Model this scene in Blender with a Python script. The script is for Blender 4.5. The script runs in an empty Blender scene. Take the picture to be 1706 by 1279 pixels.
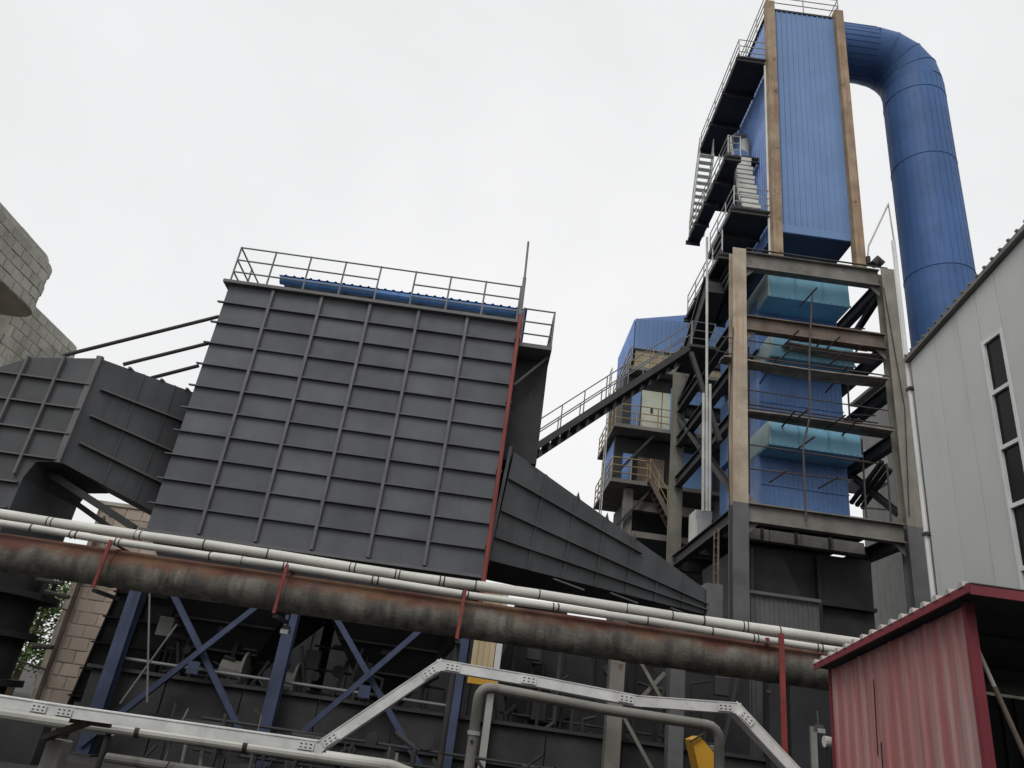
import bpy, bmesh, math, random
from mathutils import Vector, Matrix
random.seed(7)
S = bpy.context.scene
COL = S.collection

# ------------------------------------------------------------------ camera
PW, PH, FPX = 1706.0, 1279.0, 1232.0
CAMZ = 1.6
PITCH, ROLL = math.radians(24.992), math.radians(7.96)
FW = Vector((0, math.cos(PITCH), math.sin(PITCH)))
U0 = Vector((0, -math.sin(PITCH), math.cos(PITCH)))
X0 = Vector((1, 0, 0))
UP = U0 * math.cos(ROLL) - X0 * math.sin(ROLL)
RT = X0 * math.cos(ROLL) + U0 * math.sin(ROLL)
cd = bpy.data.cameras.new('camera')
cam = bpy.data.objects.new('camera', cd); COL.objects.link(cam)
mw = Matrix.Identity(4)
for i in range(3):
    mw[i][0] = RT[i]; mw[i][1] = UP[i]; mw[i][2] = -FW[i]
mw[2][3] = CAMZ
cam.matrix_world = mw
cd.sensor_width = 36.0; cd.lens = 36.0 * FPX / PW
cd.clip_start = 0.05; cd.clip_end = 2000
S.camera = cam

# ------------------------------------------------------------------ sky, sun, exposure
w = bpy.data.worlds.new('World'); S.world = w; w.use_nodes = True
nt = w.node_tree; N = nt.nodes; L = nt.links
bg = N['Background']
sky = N.new('ShaderNodeTexSky'); sky.sky_type = 'NISHITA'; sky.sun_disc = False
SUN_EL, SUN_AZ = math.radians(52), math.radians(205)
sky.sun_elevation = SUN_EL; sky.sun_rotation = SUN_AZ; sky.dust_density = 5; sky.air_density = 1.5
tc = N.new('ShaderNodeTexCoord')
nz = N.new('ShaderNodeTexNoise'); nz.inputs['Scale'].default_value = 1.6; nz.inputs['Detail'].default_value = 5
L.new(tc.outputs['Generated'], nz.inputs['Vector'])
cr = N.new('ShaderNodeValToRGB')
cr.color_ramp.elements[0].position = .32; cr.color_ramp.elements[0].color = (8.2, 8.3, 8.3, 1)
cr.color_ramp.elements[1].position = .68; cr.color_ramp.elements[1].color = (9.7, 9.68, 9.75, 1)
L.new(nz.outputs['Fac'], cr.inputs['Fac'])
mx = N.new('ShaderNodeMix'); mx.data_type = 'RGBA'; mx.inputs[0].default_value = .95
L.new(sky.outputs['Color'], mx.inputs[6]); L.new(cr.outputs['Color'], mx.inputs[7])
L.new(mx.outputs[2], bg.inputs['Color'])
bg.inputs['Strength'].default_value = .1
sl = bpy.data.lights.new('sun', 'SUN'); sl.energy = 1.4; sl.angle = math.radians(30); sl.color = (1, .97, .93)
sun = bpy.data.objects.new('sun', sl); COL.objects.link(sun)
# light comes from behind and above the camera
sun.rotation_euler = (math.radians(90) - SUN_EL, 0, math.radians(180) - SUN_AZ + math.radians(0))
sun.location = (0, -20, 60)
S.view_settings.view_transform = 'Standard'; S.view_settings.look = 'None'
S.view_settings.exposure = 0.0; S.view_settings.gamma = 1.0

# ------------------------------------------------------------------ helpers
def at(x, y, Y):
    r = FW + RT * ((x - PW / 2) / FPX) - UP * ((y - PH / 2) / FPX)
    return Vector((0, 0, CAMZ)) + r * (Y / r.y)
def atX(x, y, X):
    r = FW + RT * ((x - PW / 2) / FPX) - UP * ((y - PH / 2) / FPX)
    return Vector((0, 0, CAMZ)) + r * (X / r.x)

def V(*a): return Vector(a)

class MB:
    def __init__(s): s.v = []; s.f = []; s.uvf = None
    def add(s, vs, fs):
        o = len(s.v); s.v += [Vector(q) for q in vs]; s.f += [tuple(i + o for i in f) for f in fs]; return s
    def hexa(s, p):  # p: bottom 4 (ccw) then top 4
        return s.add(p, [(3, 2, 1, 0), (4, 5, 6, 7), (0, 1, 5, 4), (1, 2, 6, 5), (2, 3, 7, 6), (3, 0, 4, 7)])
    def box(s, x0, x1, y0, y1, z0, z1):
        return s.hexa([(x0, y0, z0), (x1, y0, z0), (x1, y1, z0), (x0, y1, z0), (x0, y0, z1), (x1, y0, z1), (x1, y1, z1), (x0, y1, z1)])
    def frame(s, p, q, up):
        p = Vector(p); q = Vector(q); d = (q - p).normalized(); up = Vector(up)
        if abs(d.dot(up)) > .98: up = Vector((0, 1, 0)) if abs(d.y) < .9 else Vector((1, 0, 0))
        side = d.cross(up).normalized(); u = side.cross(d).normalized()
        return p, q, side, u
    def beam(s, p, q, w, h, up=(0, 0, 1)):
        p, q, a, u = s.frame(p, q, up); a = a * w / 2; u = u * h / 2
        return s.hexa([p - a - u, p + a - u, q + a - u, q - a - u, p - a + u, p + a + u, q + a + u, q - a + u])
    def ibeam(s, p, q, w, h, up=(0, 0, 1), t=.03):
        p, q, a, u = s.frame(p, q, up)
        W, H = w / 2, h / 2; k = t * .6
        pr = [(-W, -H), (W, -H), (W, -H + t), (k, -H + t), (k, H - t), (W, H - t), (W, H), (-W, H), (-W, H - t), (-k, H - t), (-k, -H + t), (-W, -H + t)]
        n = len(pr)
        vs = [p + a * x + u * y for x, y in pr] + [q + a * x + u * y for x, y in pr]
        return s.add(vs, [tuple(range(n - 1, -1, -1)), tuple(range(n, 2 * n))] + [(i, (i + 1) % n, n + (i + 1) % n, n + i) for i in range(n)])
    def tube(s, pts, r, n=10, cap=True):
        pts = [Vector(p) for p in pts]; m = len(pts)
        rs = r if isinstance(r, (list, tuple)) else [r] * m
        d0 = (pts[1] - pts[0]).normalized()
        a = d0.orthogonal().normalized()
        vs = []
        for i in range(m):
            if i == 0: d = d0; dd = d0
            elif i == m - 1: d = (pts[i] - pts[i - 1]).normalized(); dd = d
            else:
                d1 = (pts[i] - pts[i - 1]).normalized(); d2 = (pts[i + 1] - pts[i]).normalized(); d = (d1 + d2).normalized(); dd = d1
            a = (a - dd * a.dot(dd)).normalized(); b = dd.cross(a)
            for k in range(n):
                th = 2 * math.pi * k / n
                o = a * math.cos(th) * rs[i] + b * math.sin(th) * rs[i]
                if 0 < i < m - 1: o = o - dd * (o.dot(d) / max(.3, dd.dot(d)))
                vs.append(pts[i] + o)
            if 0 < i < m - 1:
                d2 = (pts[i + 1] - pts[i]).normalized()
                q = dd.rotation_difference(d2); a = q @ a
        fs = []
        for i in range(m - 1):
            for k in range(n): fs.append((i * n + k, i * n + (k + 1) % n, (i + 1) * n + (k + 1) % n, (i + 1) * n + k))
        if cap: fs += [tuple(range(n - 1, -1, -1)), tuple(range((m - 1) * n, m * n))]
        return s.add(vs, fs)
    def prism(s, poly, ext):
        ext = Vector(ext); n = len(poly); p = [Vector(q) for q in poly]
        return s.add(p + [q + ext for q in p], [tuple(range(n - 1, -1, -1)), tuple(range(n, 2 * n))] + [(i, (i + 1) % n, n + (i + 1) % n, n + i) for i in range(n)])
    def corr(s, o, u, width, hv, nrm, pitch=.2, depth=.03, th=.01):
        """trapezoid corrugated sheet: origin o, width along u, height vector hv, ribs along hv standing out along nrm"""
        o = Vector(o); u = Vector(u).normalized(); hv = Vector(hv); nrm = Vector(nrm).normalized()
        n = max(1, round(width / pitch)); p = width / n; prof = []
        for i in range(n):
            prof += [(i * p, 0), (i * p + p * .62, 0), (i * p + p * .70, depth), (i * p + p * .92, depth)]
        prof.append((width, 0))
        A = [o + u * x + nrm * y for x, y in prof]; m = len(A)
        B = [q - nrm * th for q in A]
        vs = A + [q + hv for q in A] + B + [q + hv for q in B]
        fs = []
        for i in range(m - 1):
            fs += [(i, i + 1, m + i + 1, m + i), (2 * m + i + 1, 2 * m + i, 3 * m + i, 3 * m + i + 1), (i + 1, i, 2 * m + i, 2 * m + i + 1), (m + i, m + i + 1, 3 * m + i + 1, 3 * m + i)]
        fs += [(0, m, 3 * m, 2 * m), (m - 1, 3 * m - 1, 4 * m - 1, 2 * m - 1)]
        return s.add(vs, fs)
    def mesh(s, name, m, smooth=False, off=Vector((0, 0, 0)), bevel=0):
        me = bpy.data.meshes.new(name)
        me.from_pydata([tuple(q - off) for q in s.v], [], s.f)
        bm = bmesh.new(); bm.from_mesh(me)
        bmesh.ops.recalc_face_normals(bm, faces=bm.faces)
        if bevel: bmesh.ops.bevel(bm, geom=list(bm.edges), offset=bevel, segments=1, affect='EDGES')
        bm.to_mesh(me); bm.free()
        me.materials.append(m)
        if smooth:
            for p in me.polygons: p.use_smooth = True
            try: me.set_sharp_from_angle(angle=math.radians(16))
            except Exception: pass
        return me
    def build(s, name, m, parent=None, smooth=False, bevel=0):
        off = base(parent) if parent else Vector((0, 0, 0))
        o = bpy.data.objects.new(name, s.mesh(name, m, smooth, off, bevel)); COL.objects.link(o)
        if parent: o.parent = parent; BASE[o.name] = off
        return o
BASE = {}
def base(o): return BASE.get(o.name, Vector((0, 0, 0)))
def root(name, label, cat, loc=(0, 0, 0), group=None):
    o = bpy.data.objects.new(name, None); COL.objects.link(o); o.location = loc; o.empty_display_size = .3
    BASE[o.name] = Vector(loc); o['label'] = label; o['category'] = cat
    if group: o['group'] = group
    return o
def tag(o, label, cat, group=None):
    o['label'] = label; o['category'] = cat
    if group: o['group'] = group
    return o
def struct(o): o['kind'] = 'structure'; return o
def inst(me, name, parent, loc, scale=(1, 1, 1), rz=0):
    o = bpy.data.objects.new(name, me); COL.objects.link(o)
    o.parent = parent; o.location = Vector(loc) - base(parent); o.scale = scale; o.rotation_euler = (0, 0, rz)
    return o

# ------------------------------------------------------------------ materials
MATS = {}
def mat(name, col, rough=.6, metal=0., vary=.25, scale=1.2, spot=None, streak=None, bump=.15, bscale=14, rnd=0.0, top=None, spec=.4):
    """procedural: base colour with blotchy variation, optional spots (colour, amount, scale), vertical streaks (colour, amount), per-object variation"""
    m = bpy.data.materials.new(name); m.use_nodes = True; MATS[name] = m
    t = m.node_tree; n = t.nodes; l = t.links; b = n['Principled BSDF']
    b.inputs['Metallic'].default_value = metal
    try: b.inputs['Specular IOR Level'].default_value = spec
    except Exception: pass
    g = n.new('ShaderNodeNewGeometry')
    def noise(sc, det=4, vec=None, rough_=.55):
        q = n.new('ShaderNodeTexNoise'); q.inputs['Scale'].default_value = sc; q.inputs['Detail'].default_value = det; q.inputs['Roughness'].default_value = rough_
        l.new(vec or g.outputs['Position'], q.inputs['Vector']); return q.outputs['Fac']
    def mp(sx, sy, sz):
        q = n.new('ShaderNodeMapping'); q.inputs['Scale'].default_value = (sx, sy, sz); l.new(g.outputs['Position'], q.inputs['Vector']); return q.outputs['Vector']
    def ramp(src, a, c):
        q = n.new('ShaderNodeMapRange'); q.inputs['From Min'].default_value = a; q.inputs['From Max'].default_value = c; l.new(src, q.inputs['Value']); return q.outputs['Result']
    def mixc(fac, A, B):
        q = n.new('ShaderNodeMix'); q.data_type = 'RGBA'
        if isinstance(fac, float): q.inputs[0].default_value = fac
        else: l.new(fac, q.inputs[0])
        for k, c in ((6, A), (7, B)):
            if isinstance(c, tuple): q.inputs[k].default_value = (*c[:3], 1)
            else: l.new(c, q.inputs[k])
        return q.outputs[2]
    lo = tuple(c * (1 - vary) for c in col); hi = tuple(min(1, c * (1 + vary)) for c in col)
    c = mixc(ramp(noise(scale), .3, .7), lo, hi)
    if streak:
        k = streak[2] if len(streak) > 2 else 5.
        c = mixc(ramp(noise(1, 3, mp(k, k, .35)), 1 - streak[1], 1 - streak[1] + .25), c, streak[0])
    if spot:
        for sp in (spot if isinstance(spot, list) else [spot]):
            c = mixc(ramp(noise(sp[2], 6, None, .65), 1 - sp[1], 1 - sp[1] + .12), c, sp[0])
    if top:  # paint worn to rust on the upper side of a pipe: (colour, height where it starts, softness)
        sx = n.new('ShaderNodeSeparateXYZ'); l.new(g.outputs['Position'], sx.inputs[0])
        ad = n.new('ShaderNodeMath'); ad.operation = 'MULTIPLY_ADD'; l.new(noise(1, 5, mp(1.6, 3, 1.5), .7), ad.inputs[0]); ad.inputs[1].default_value = top[3]; l.new(sx.outputs['Z'], ad.inputs[2])
        c = mixc(ramp(ad.outputs[0], top[1], top[1] + top[2]), c, mixc(ramp(noise(2.3, 5), .38, .62), top[0], (top[0][0] * .62, top[0][1] * .42, top[0][2] * .6)))
    if rnd:
        oi = n.new('ShaderNodeObjectInfo'); hs = n.new('ShaderNodeHueSaturation')
        q = n.new('ShaderNodeMapRange'); q.inputs['To Min'].default_value = 1 - rnd; q.inputs['To Max'].default_value = 1 + rnd
        l.new(oi.outputs['Random'], q.inputs['Value']); l.new(q.outputs['Result'], hs.inputs['Value']); l.new(c, hs.inputs['Color']); c = hs.outputs['Color']
    l.new(c, b.inputs['Base Color'])
    q = n.new('ShaderNodeMapRange'); q.inputs['To Min'].default_value = max(.05, rough - .12); q.inputs['To Max'].default_value = min(1, rough + .15)
    l.new(noise(3.), q.inputs['Value']); l.new(q.outputs['Result'], b.inputs['Roughness'])
    if bump:
        bp = n.new('ShaderNodeBump'); bp.inputs['Strength'].default_value = bump; bp.inputs['Distance'].default_value = .02
        l.new(noise(bscale, 4), bp.inputs['Height']); l.new(bp.outputs['Normal'], b.inputs['Normal'])
    return m

RUST = (.16, .055, .025)
M_case = mat('dark_grey_paint', (.094, .099, .112), .62, vary=.22, scale=.8, streak=((.085, .085, .09), .42), spot=[((.13, .132, .152), .36, 1.0), ((.15, .145, .14), .33, 5), ((.06, .055, .052), .30, 2.5), ((.115, .08, .06), .275, 3.6)], bump=.25, bscale=3, rnd=.12)
M_rib = mat('rib_paint', (.122, .123, .13), .6, vary=.15, bump=.1)
M_duct = mat('duct_grey_paint', (.082, .086, .092), .65, vary=.2, scale=.9, streak=((.07, .07, .072), .45), bump=.1, bscale=5, rnd=.05)
M_black = mat('black_sheet', (.022, .023, .026), .7, vary=.3, streak=((.05, .045, .04), .36))
M_soot = mat('sooty_steel', (.035, .034, .033), .8, vary=.4, spot=((.09, .05, .03), .38, 2.5))
M_dark = mat('dark_steel', (.038, .038, .039), .7, vary=.3, spot=((.1, .06, .04), .36, 3))
M_rail = mat('grey_rail_paint', (.16, .165, .17), .55, vary=.2)
M_railw = mat('pale_rail_paint', (.42, .42, .40), .55, vary=.25, spot=(RUST, .36, 5))
M_raily = mat('faded_yellow_paint', (.33, .25, .13), .6, vary=.3, spot=(RUST, .4, 5))
M_bluetrim = mat('blue_trim_sheet', (.06, .16, .38), .45, vary=.25, streak=((.03, .08, .2), .42))
M_whitewall = mat('pale_cladding', (.55, .57, .55), .6, vary=.12, streak=((.3, .28, .25), .36))
M_blueleg = mat('blue_steel_paint', (.045, .06, .113), .55, vary=.3, streak=((.03, .035, .07), .45), spot=((.08, .06, .05), .34, 4))
M_red = mat('red_paint', (.22, .045, .04), .55, vary=.3, spot=((.13, .05, .03), .4, 6))
M_block = mat('weathered_block', (.38, .37, .325), .9, vary=.22, scale=.7, spot=((.24, .235, .19), .42, 1.0), bump=.5, bscale=25, rnd=.13, streak=((.22, .22, .17), .42, 2))
M_blockp = mat('pinkish_block', (.52, .43, .36), .9, vary=.18, scale=.7, spot=((.42, .38, .30), .40, 1.0), bump=.4, bscale=25, rnd=.14)
M_mortar = mat('mortar', (.50, .47, .40), .95, vary=.25, bump=.4, bscale=30)
M_col = mat('weathered_column_paint', (.37, .315, .245), .7, vary=.28, streak=((.40, .19, .11), .46, 9), spot=(RUST, .35, 2.5))
M_colg = mat('olive_column_paint', (.205, .197, .165), .7, vary=.22, streak=((.14, .14, .10), .40, 8), spot=(RUST, .30, 2.5))
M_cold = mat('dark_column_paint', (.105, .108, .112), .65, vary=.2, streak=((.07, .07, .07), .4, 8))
M_beam = mat('grey_beam_paint', (.17, .16, .145), .7, vary=.3, spot=((.12, .06, .035), .40, 2.5))
M_beamb = mat('brown_beam', (.14, .11, .09), .75, vary=.35, spot=(RUST, .42, 3))
M_blue = mat('blue_cladding', (.145, .25, .46), .5, vary=.10, scale=.5, streak=((.13, .20, .37), .40, 4), rnd=.05, bump=.06, bscale=4)
M_blued = mat('blue_duct_sheet', (.06, .128, .295), .55, vary=.16, scale=.5, streak=((.055, .09, .21), .42, 4), rnd=.03, bump=.06, bscale=4, spec=.2)
M_blues = mat('blue_side_cladding', (.16, .27, .55), .45, vary=.2, streak=((.30, .33, .42), .40, 5))
M_teal = mat('teal_sheet', (.19, .42, .57), .45, vary=.15, scale=.8, streak=((.15, .34, .43), .36, 3))
M_bluem = mat('boiler_blue_sheet', (.105, .205, .43), .45, vary=.2, scale=.8, streak=((.05, .10, .24), .38, 4), spot=((.22, .30, .45), .34, .9))
M_brown = mat('rusted_corner_post', (.30, .225, .15), .75, vary=.3, streak=((.27, .10, .05), .48, 8), spot=((.12, .06, .035), .40, 2.2))
M_plank = mat('scaffold_plank', (.20, .175, .15), .85, vary=.35, scale=2, rnd=.25)
M_pole = mat('scaffold_pole', (.07, .055, .055), .7, vary=.3)
M_galv = mat('galvanised_steel', (.70, .71, .70), .5, metal=.1, vary=.16, scale=4, spot=((.56, .56, .55), .40, 9), bump=.05)
M_wpipe = mat('white_pipe_cladding', (.55, .55, .51), .5, vary=.14, scale=1.5, streak=((.42, .40, .34), .38, 6), spot=((.40, .27, .21), .31, 2.2))
M_band = mat('black_strap', (.05, .045, .04), .8)
M_rusty = mat('rusty_pipe_paint', (.15, .14, .12), .85, vary=.5, scale=2.2, streak=((.055, .055, .05), .55, 6), spot=[((.10, .13, .115), .40, 1.3), ((.20, .165, .10), .36, 4)], top=((.165, .088, .05), 3.42, .14, .62), bump=.5, bscale=22)
M_cwall = mat('white_building_panel', (.50, .515, .50), .6, vary=.06, scale=.4, streak=((.43, .44, .425), .43, 2.0), rnd=.05, bump=.03)
M_cwall2 = mat('grey_far_panel', (.36, .36, .34), .7, vary=.1, streak=((.27, .27, .25), .42, 2))
M_edge = mat('grey_roof_trim', (.16, .16, .155), .7, vary=.25)
M_wframe = mat('white_window_frame', (.62, .63, .62), .5, vary=.1)
M_shed = mat('faded_red_sheet', (.38, .145, .145), .65, vary=.14, scale=.9, streak=((.39, .275, .26), .58, 6), spot=((.22, .06, .06), .34, 2.2), bump=.05)
M_shedtrim = mat('red_trim', (.22, .045, .055), .5, vary=.2)
M_shedpost = mat('dark_red_trim', (.20, .035, .048), .5, vary=.2)
M_cream = mat('cream_sheet', (.52, .43, .27), .6, vary=.15, streak=((.45, .27, .10), .42, 6))
M_orange = mat('yellow_machine_paint', (.55, .29, .03), .5, vary=.2, spot=((.2, .12, .05), .36, 4))
M_bwall = mat('cream_plaster', (.42, .37, .25), .8, vary=.2, streak=((.22, .19, .13), .45), spot=((.16, .12, .09), .36, 1.5))
M_door = mat('pale_green_door', (.55, .57, .47), .6, vary=.1, streak=((.35, .33, .26), .32))
M_conc = mat('stained_concrete', (.20, .195, .18), .9, vary=.3, streak=((.11, .11, .10), .45, 3), bump=.3)
M_ground = mat('dirty_concrete_ground', (.045, .043, .041), .95, vary=.4, scale=.6, bump=.5, bscale=8)
M_trunk = mat('bark', (.10, .075, .05), .95)
M_leaf = mat('leaf_green', (.075, .12, .035), .7, vary=.5, scale=1.5, bump=0, rnd=.1)
M_lamp = mat('lamp_housing', (.10, .10, .10), .5)
M_lens = mat('pale_lamp_glass', (.8, .8, .78), .3, vary=.05, bump=0)
M_whitebox = mat('white_cabinet', (.62, .62, .58), .6, vary=.1, streak=((.4, .38, .33), .36, 4))
M_low = mat('soot_and_shade_plate', (.036, .036, .037), .75, vary=.3, streak=((.03, .03, .03), .45, 3), spot=((.08, .06, .045), .33, 2))  # soot, plus low-level yard shade put into a darker base colour
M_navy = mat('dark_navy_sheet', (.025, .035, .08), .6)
M_paleteal = mat('pale_teal_sheet', (.42, .55, .56), .5, vary=.15, streak=((.25, .36, .38), .4, 4))
M_ribend = mat('pale_rib_end', (.42, .40, .38), .6, vary=.2)
M_glass = bpy.data.materials.new('dark_glass'); M_glass.use_nodes = True
_b = M_glass.node_tree.nodes['Principled BSDF']; _b.inputs['Base Color'].default_value = (.012, .013, .014, 1); _b.inputs['Roughness'].default_value = .15; _b.inputs['Specular IOR Level'].default_value = .08

# ------------------------------------------------------------------ ground
g = MB(); g.add([(-1500, -1500, 0), (1500, -1500, 0), (1500, 1500, 0), (-1500, 1500, 0)], [(0, 1, 2, 3)])
struct(g.build('ground', M_ground))

def railing(parent, pts, h, m, step=1.05, rails=(1., .64, .3), r=.022, skip=(), name='railing', posts=None):
    """rails along a polyline at floor level; every post is a part of the railing"""
    mb = MB(); pts = [Vector(p) for p in pts]
    cum = []
    for a, b in zip(pts[:-1], pts[1:]):
        n = max(1, round((b - a).length / step))
        for i in range(n): cum.append(a.lerp(b, i / n))
    cum.append(pts[-1])
    for k, f in enumerate(rails):
        for i in range(len(cum) - 1):
            if k and i in skip: continue
            mb.tube([cum[i] + V(0, 0, h * f), cum[i + 1] + V(0, 0, h * f)], r, 6)
    o = mb.build(name, m, parent)
    key = ('post', h, r, m.name)
    if key not in SHARED: SHARED[key] = MB().tube([(0, 0, 0), (0, 0, h + r)], r * 1.15, 6).mesh('post', m)
    for p in cum: inst(SHARED[key], 'post', o, p)
    return o
SHARED = {}
def shared_box(key, m, bevel=.012):
    if key not in SHARED: SHARED[key] = MB().box(-.5, .5, -.5, .5, -.5, .5).mesh(key, m, bevel=bevel)
    return SHARED[key]

# added unseen hall behind the viewer, blocks low sky to darken lower parts
def sky_blocker_hall():
    R = root('sky_blocker_hall', 'added unseen grey hall behind the viewer, blocking low sky', 'building', (0, -12, 0))
    for k in range(20): MB().box(-40 + k * 4, -36.05 + k * 4, -9.1 + .02 * (k % 2), -9.0, 0, 9.6).build('wall_panel', M_cold, R)
    MB().box(-40, 40, -20, -9.2, 0, 9.5).build('core', M_cold, R)
    MB().hexa([(-40.5, -20.5, 9.6), (40.5, -20.5, 9.6), (40.5, -8.6, 9.6), (-40.5, -8.6, 9.6), (-40.5, -20.5, 10.6), (40.5, -20.5, 10.6), (40.5, -8.6, 9.8), (-40.5, -8.6, 9.8)]).build('roof', M_edge, R)
    for x in (-24, -8, 8, 24): MB().box(x - 2, x + 2, -8.99, -8.9, 0, 4.5).build('sliding_door', M_dark, R)
sky_blocker_hall()

# ================================================================== 1. dust collector
BX0, BX1, BY, BZ0, BZ1 = -8.2, -.05, 18.0, 4.86, 11.85
def dust_collector():
    R = root('dust_collector', 'large dark grey ribbed dust collector casing with railing on top, standing on blue legs', 'dust collector', (-4.1, 20.5, 0))
    MB().box(BX0 + .02, BX1 - .02, BY + .05, 23.5, BZ0, BZ1 - .1).build('casing', M_black, R)
    xs = [BX0] + [-6.92 + 1.36 * i for i in range(5)] + [BX1]
    nz = 11; dz = (BZ1 - BZ0) / nz
    pm = shared_box('panel', M_case, .01)
    hm = shared_box('horizontal_rib', M_case, .02)
    for j in range(nz):
        z0 = BZ0 + j * dz
        for i in range(6):
            a, b = xs[i], xs[i + 1]
            o = inst(pm, 'panel', R, ((a + b) / 2, BY + .022 + random.uniform(-.006, .006), z0 + dz / 2), (b - a - .03, .05, dz - .012))
            o.rotation_euler = (random.uniform(-.006, .006), 0, random.uniform(-.004, .004))
            if j:
                aa = a - (.13 if i == 0 else -.045); bb = b - (.05 if i < 5 else -.02)
                inst(hm, 'horizontal_rib', R, ((aa + bb) / 2, BY - .045, z0 + .0), (bb - aa, .085, .032))
    vm = shared_box('vertical_rib', M_rib, .01)
    for x in xs[1:-1]:
        inst(vm, 'vertical_rib', R, (x, BY - .045, (BZ0 + BZ1) / 2), (.08, .10, BZ1 - BZ0 - .1))
    MB().box(BX0 - .13, BX1 + .02, BY - .16, 23.6, BZ1 - .04, BZ1 + .05).build('top_flange', M_rib, R)
    MB().box(BX0 - .10, BX1 + .02, BY - .14, 23.5, BZ0 - .07, BZ0).build('bottom_flange', M_rib, R)
    MB().hexa([(BX0 + .4, BY + .3, 4.25), (BX1 - .3, BY + .3, 4.25), (BX1 - .3, 23.2, 4.25), (BX0 + .4, 23.2, 4.25), (BX0 + .1, BY + .05, 4.785), (BX1 - .05, BY + .05, 4.785), (BX1 - .05, 23.4, 4.785), (BX0 + .1, 23.4, 4.785)]).build('skirt', M_duct, R)
    # railing
    zf = BZ1 + .05
    railing(R, [(-8.2, 22.5, zf), (-8.2, 18, zf), (-.12, 18, zf)], 1.17, M_rail, 1.03, skip=(8, 12), r=.024)
    # roof house
    H = MB().box(-7.15, .0, 19.5, 23, zf, 12.95).build('roof_house', M_whitewall, R)
    f = MB().tube([(-7.35, 19.34, 12.97), (.07, 19.34, 12.97)], .13, 12).build('gutter', M_bluetrim, H, True)
    MB().corr((-7.4, 19.22, 13.09), (1, 0, 0), 7.55, (0, 3.9, .12), (0, 0, 1), .25, .035).build('roof_sheet', M_bluetrim, H)
    for x in (-5.4, -4.6, -3.1, -2.2, -1.0):
        MB().box(x - .05, x + .05, 19.42, 19.499, 12.74, 12.84).build('bracket', M_dark, H)
    # right hand landing
    P = MB().box(.0, .95, BY - .1, 22, 11.12, 11.24).build('landing', M_rib, R)
    railing(P, [(.06, 18, 11.24), (.92, 18, 11.24), (.92, 22, 11.24)], 1.13, M_rail, 1.05, r=.024)
    MB().beam((.05, 18.3, 10.1), (.88, 18.3, 11.08), .06, .08, (0, 1, 0)).build('landing_brace', M_duct, P)
    C = MB().box(.0, .93, 18.62, 23, 8.05, 11.11).build('side_chamber', M_black, R)
    # hoppers
    for a, b in ((-8.05, -4.15), (-4.05, -.15)):
        c = (a + b) / 2
        h = MB().hexa([(c - .35, 20.2, 1.75), (c + .35, 20.2, 1.75), (c + .35, 20.9, 1.75), (c - .35, 20.9, 1.75), (a, 18.35, 4.24), (b, 18.35, 4.24), (b, 23.1, 4.24), (a, 23.1, 4.24)]).build('hopper', M_black, R)
        for f in (.3, .55, .8):
            p0 = V(c - .35, 20.2, 1.75).lerp(V(a, 18.35, 4.24), f); p1 = V(c + .35, 20.2, 1.75).lerp(V(b, 18.35, 4.24), f)
            MB().beam(p0 + V(0, -.05, 0), p1 + V(0, -.05, 0), .09, .05).build('hopper_rib', M_soot, h)
        MB().box(c - .16, c + .16, 18.9 + .35, 19.6, 2.9, 3.15).build('vibrator', M_low, h)
        MB().tube([(c, 20.55, 1.2), (c, 20.55, 1.76)], .3, 12).build('hopper_outlet', M_soot, h)
    # blue legs
    for x in (-8.0, -4.32, -.3):
        for y in (18.25, 23.0):
            l = MB().ibeam((x, y, 0), (x, y, 4.24), .28, .28, (0, 1, 0), .03).build('leg', M_blueleg, R)
            MB().box(x - .25, x + .25, y - .25, y + .25, 0, .04).build('base_plate', M_dark, l)
    for a, b in ((-8.0, -4.32), (-4.32, -.3)):
        yy = 18.0
        c = V((a + b) / 2, yy, 2.0)
        pl = MB().box(c.x - .13, c.x + .13, yy - .02, yy, 1.87, 2.13).build('gusset', M_blueleg, R)
        for sx in (-1, 1):
            MB().ibeam((c.x - sx * 1.9, yy + .1, .2), (c.x + sx * 1.25, yy + .1, 3.75) if True else None, .12, .12, (0, 1, 0), .022).build('brace', M_blueleg, R) if sx > 0 else \
            MB().ibeam((c.x + 1.9, yy + .29, .2), (c.x - 1.25, yy + .29, 3.75), .12, .12, (0, 1, 0), .022).build('brace', M_blueleg, R)
    for y in (18.25, 23.0):
        MB().ibeam((-7.83, y, 4.05), (-.47, y, 4.05), .2, .26, (0, 0, 1), .03).build('tie_beam', M_dark, R)
    for a, b in ((-7.8, -4.5), (-4.1, -.5)):
        MB().beam((a, 23.0, .4), (b, 23.0, 3.8), .12, .12, (0, 1, 0)).build('rear_brace', M_blueleg, R); MB().beam((b, 23.15, .4), (a, 23.15, 3.8), .12, .12, (0, 1, 0)).build('rear_brace', M_blueleg, R)
    return R
dust_collector()

r = root('red_riser', 'tall thin red pipe running up the right edge of dust collector', 'pipe', (-.02, 17.72, 0))
MB().tube([(-.02, 17.72, 3.6), (-.02, 17.72, 12.0)], .055, 10).build('riser_pipe', M_red, r, True)
MB().tube([(-.04, 17.72, 11.99), (-.06, 17.72, 13.2)], .05, 10).build('upper_pipe', M_rail, r, True)
MB().tube([(-.06, 17.72, 13.19), (-.10, 17.72, 14.45)], .032, 8).build('rod', M_rail, r, True)
for z in (5.5, 7.4, 9.3, 11.2): MB().box(-.10, .06, 17.70, 17.86, z, z + .06).build('clip', M_dark, r)

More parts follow.
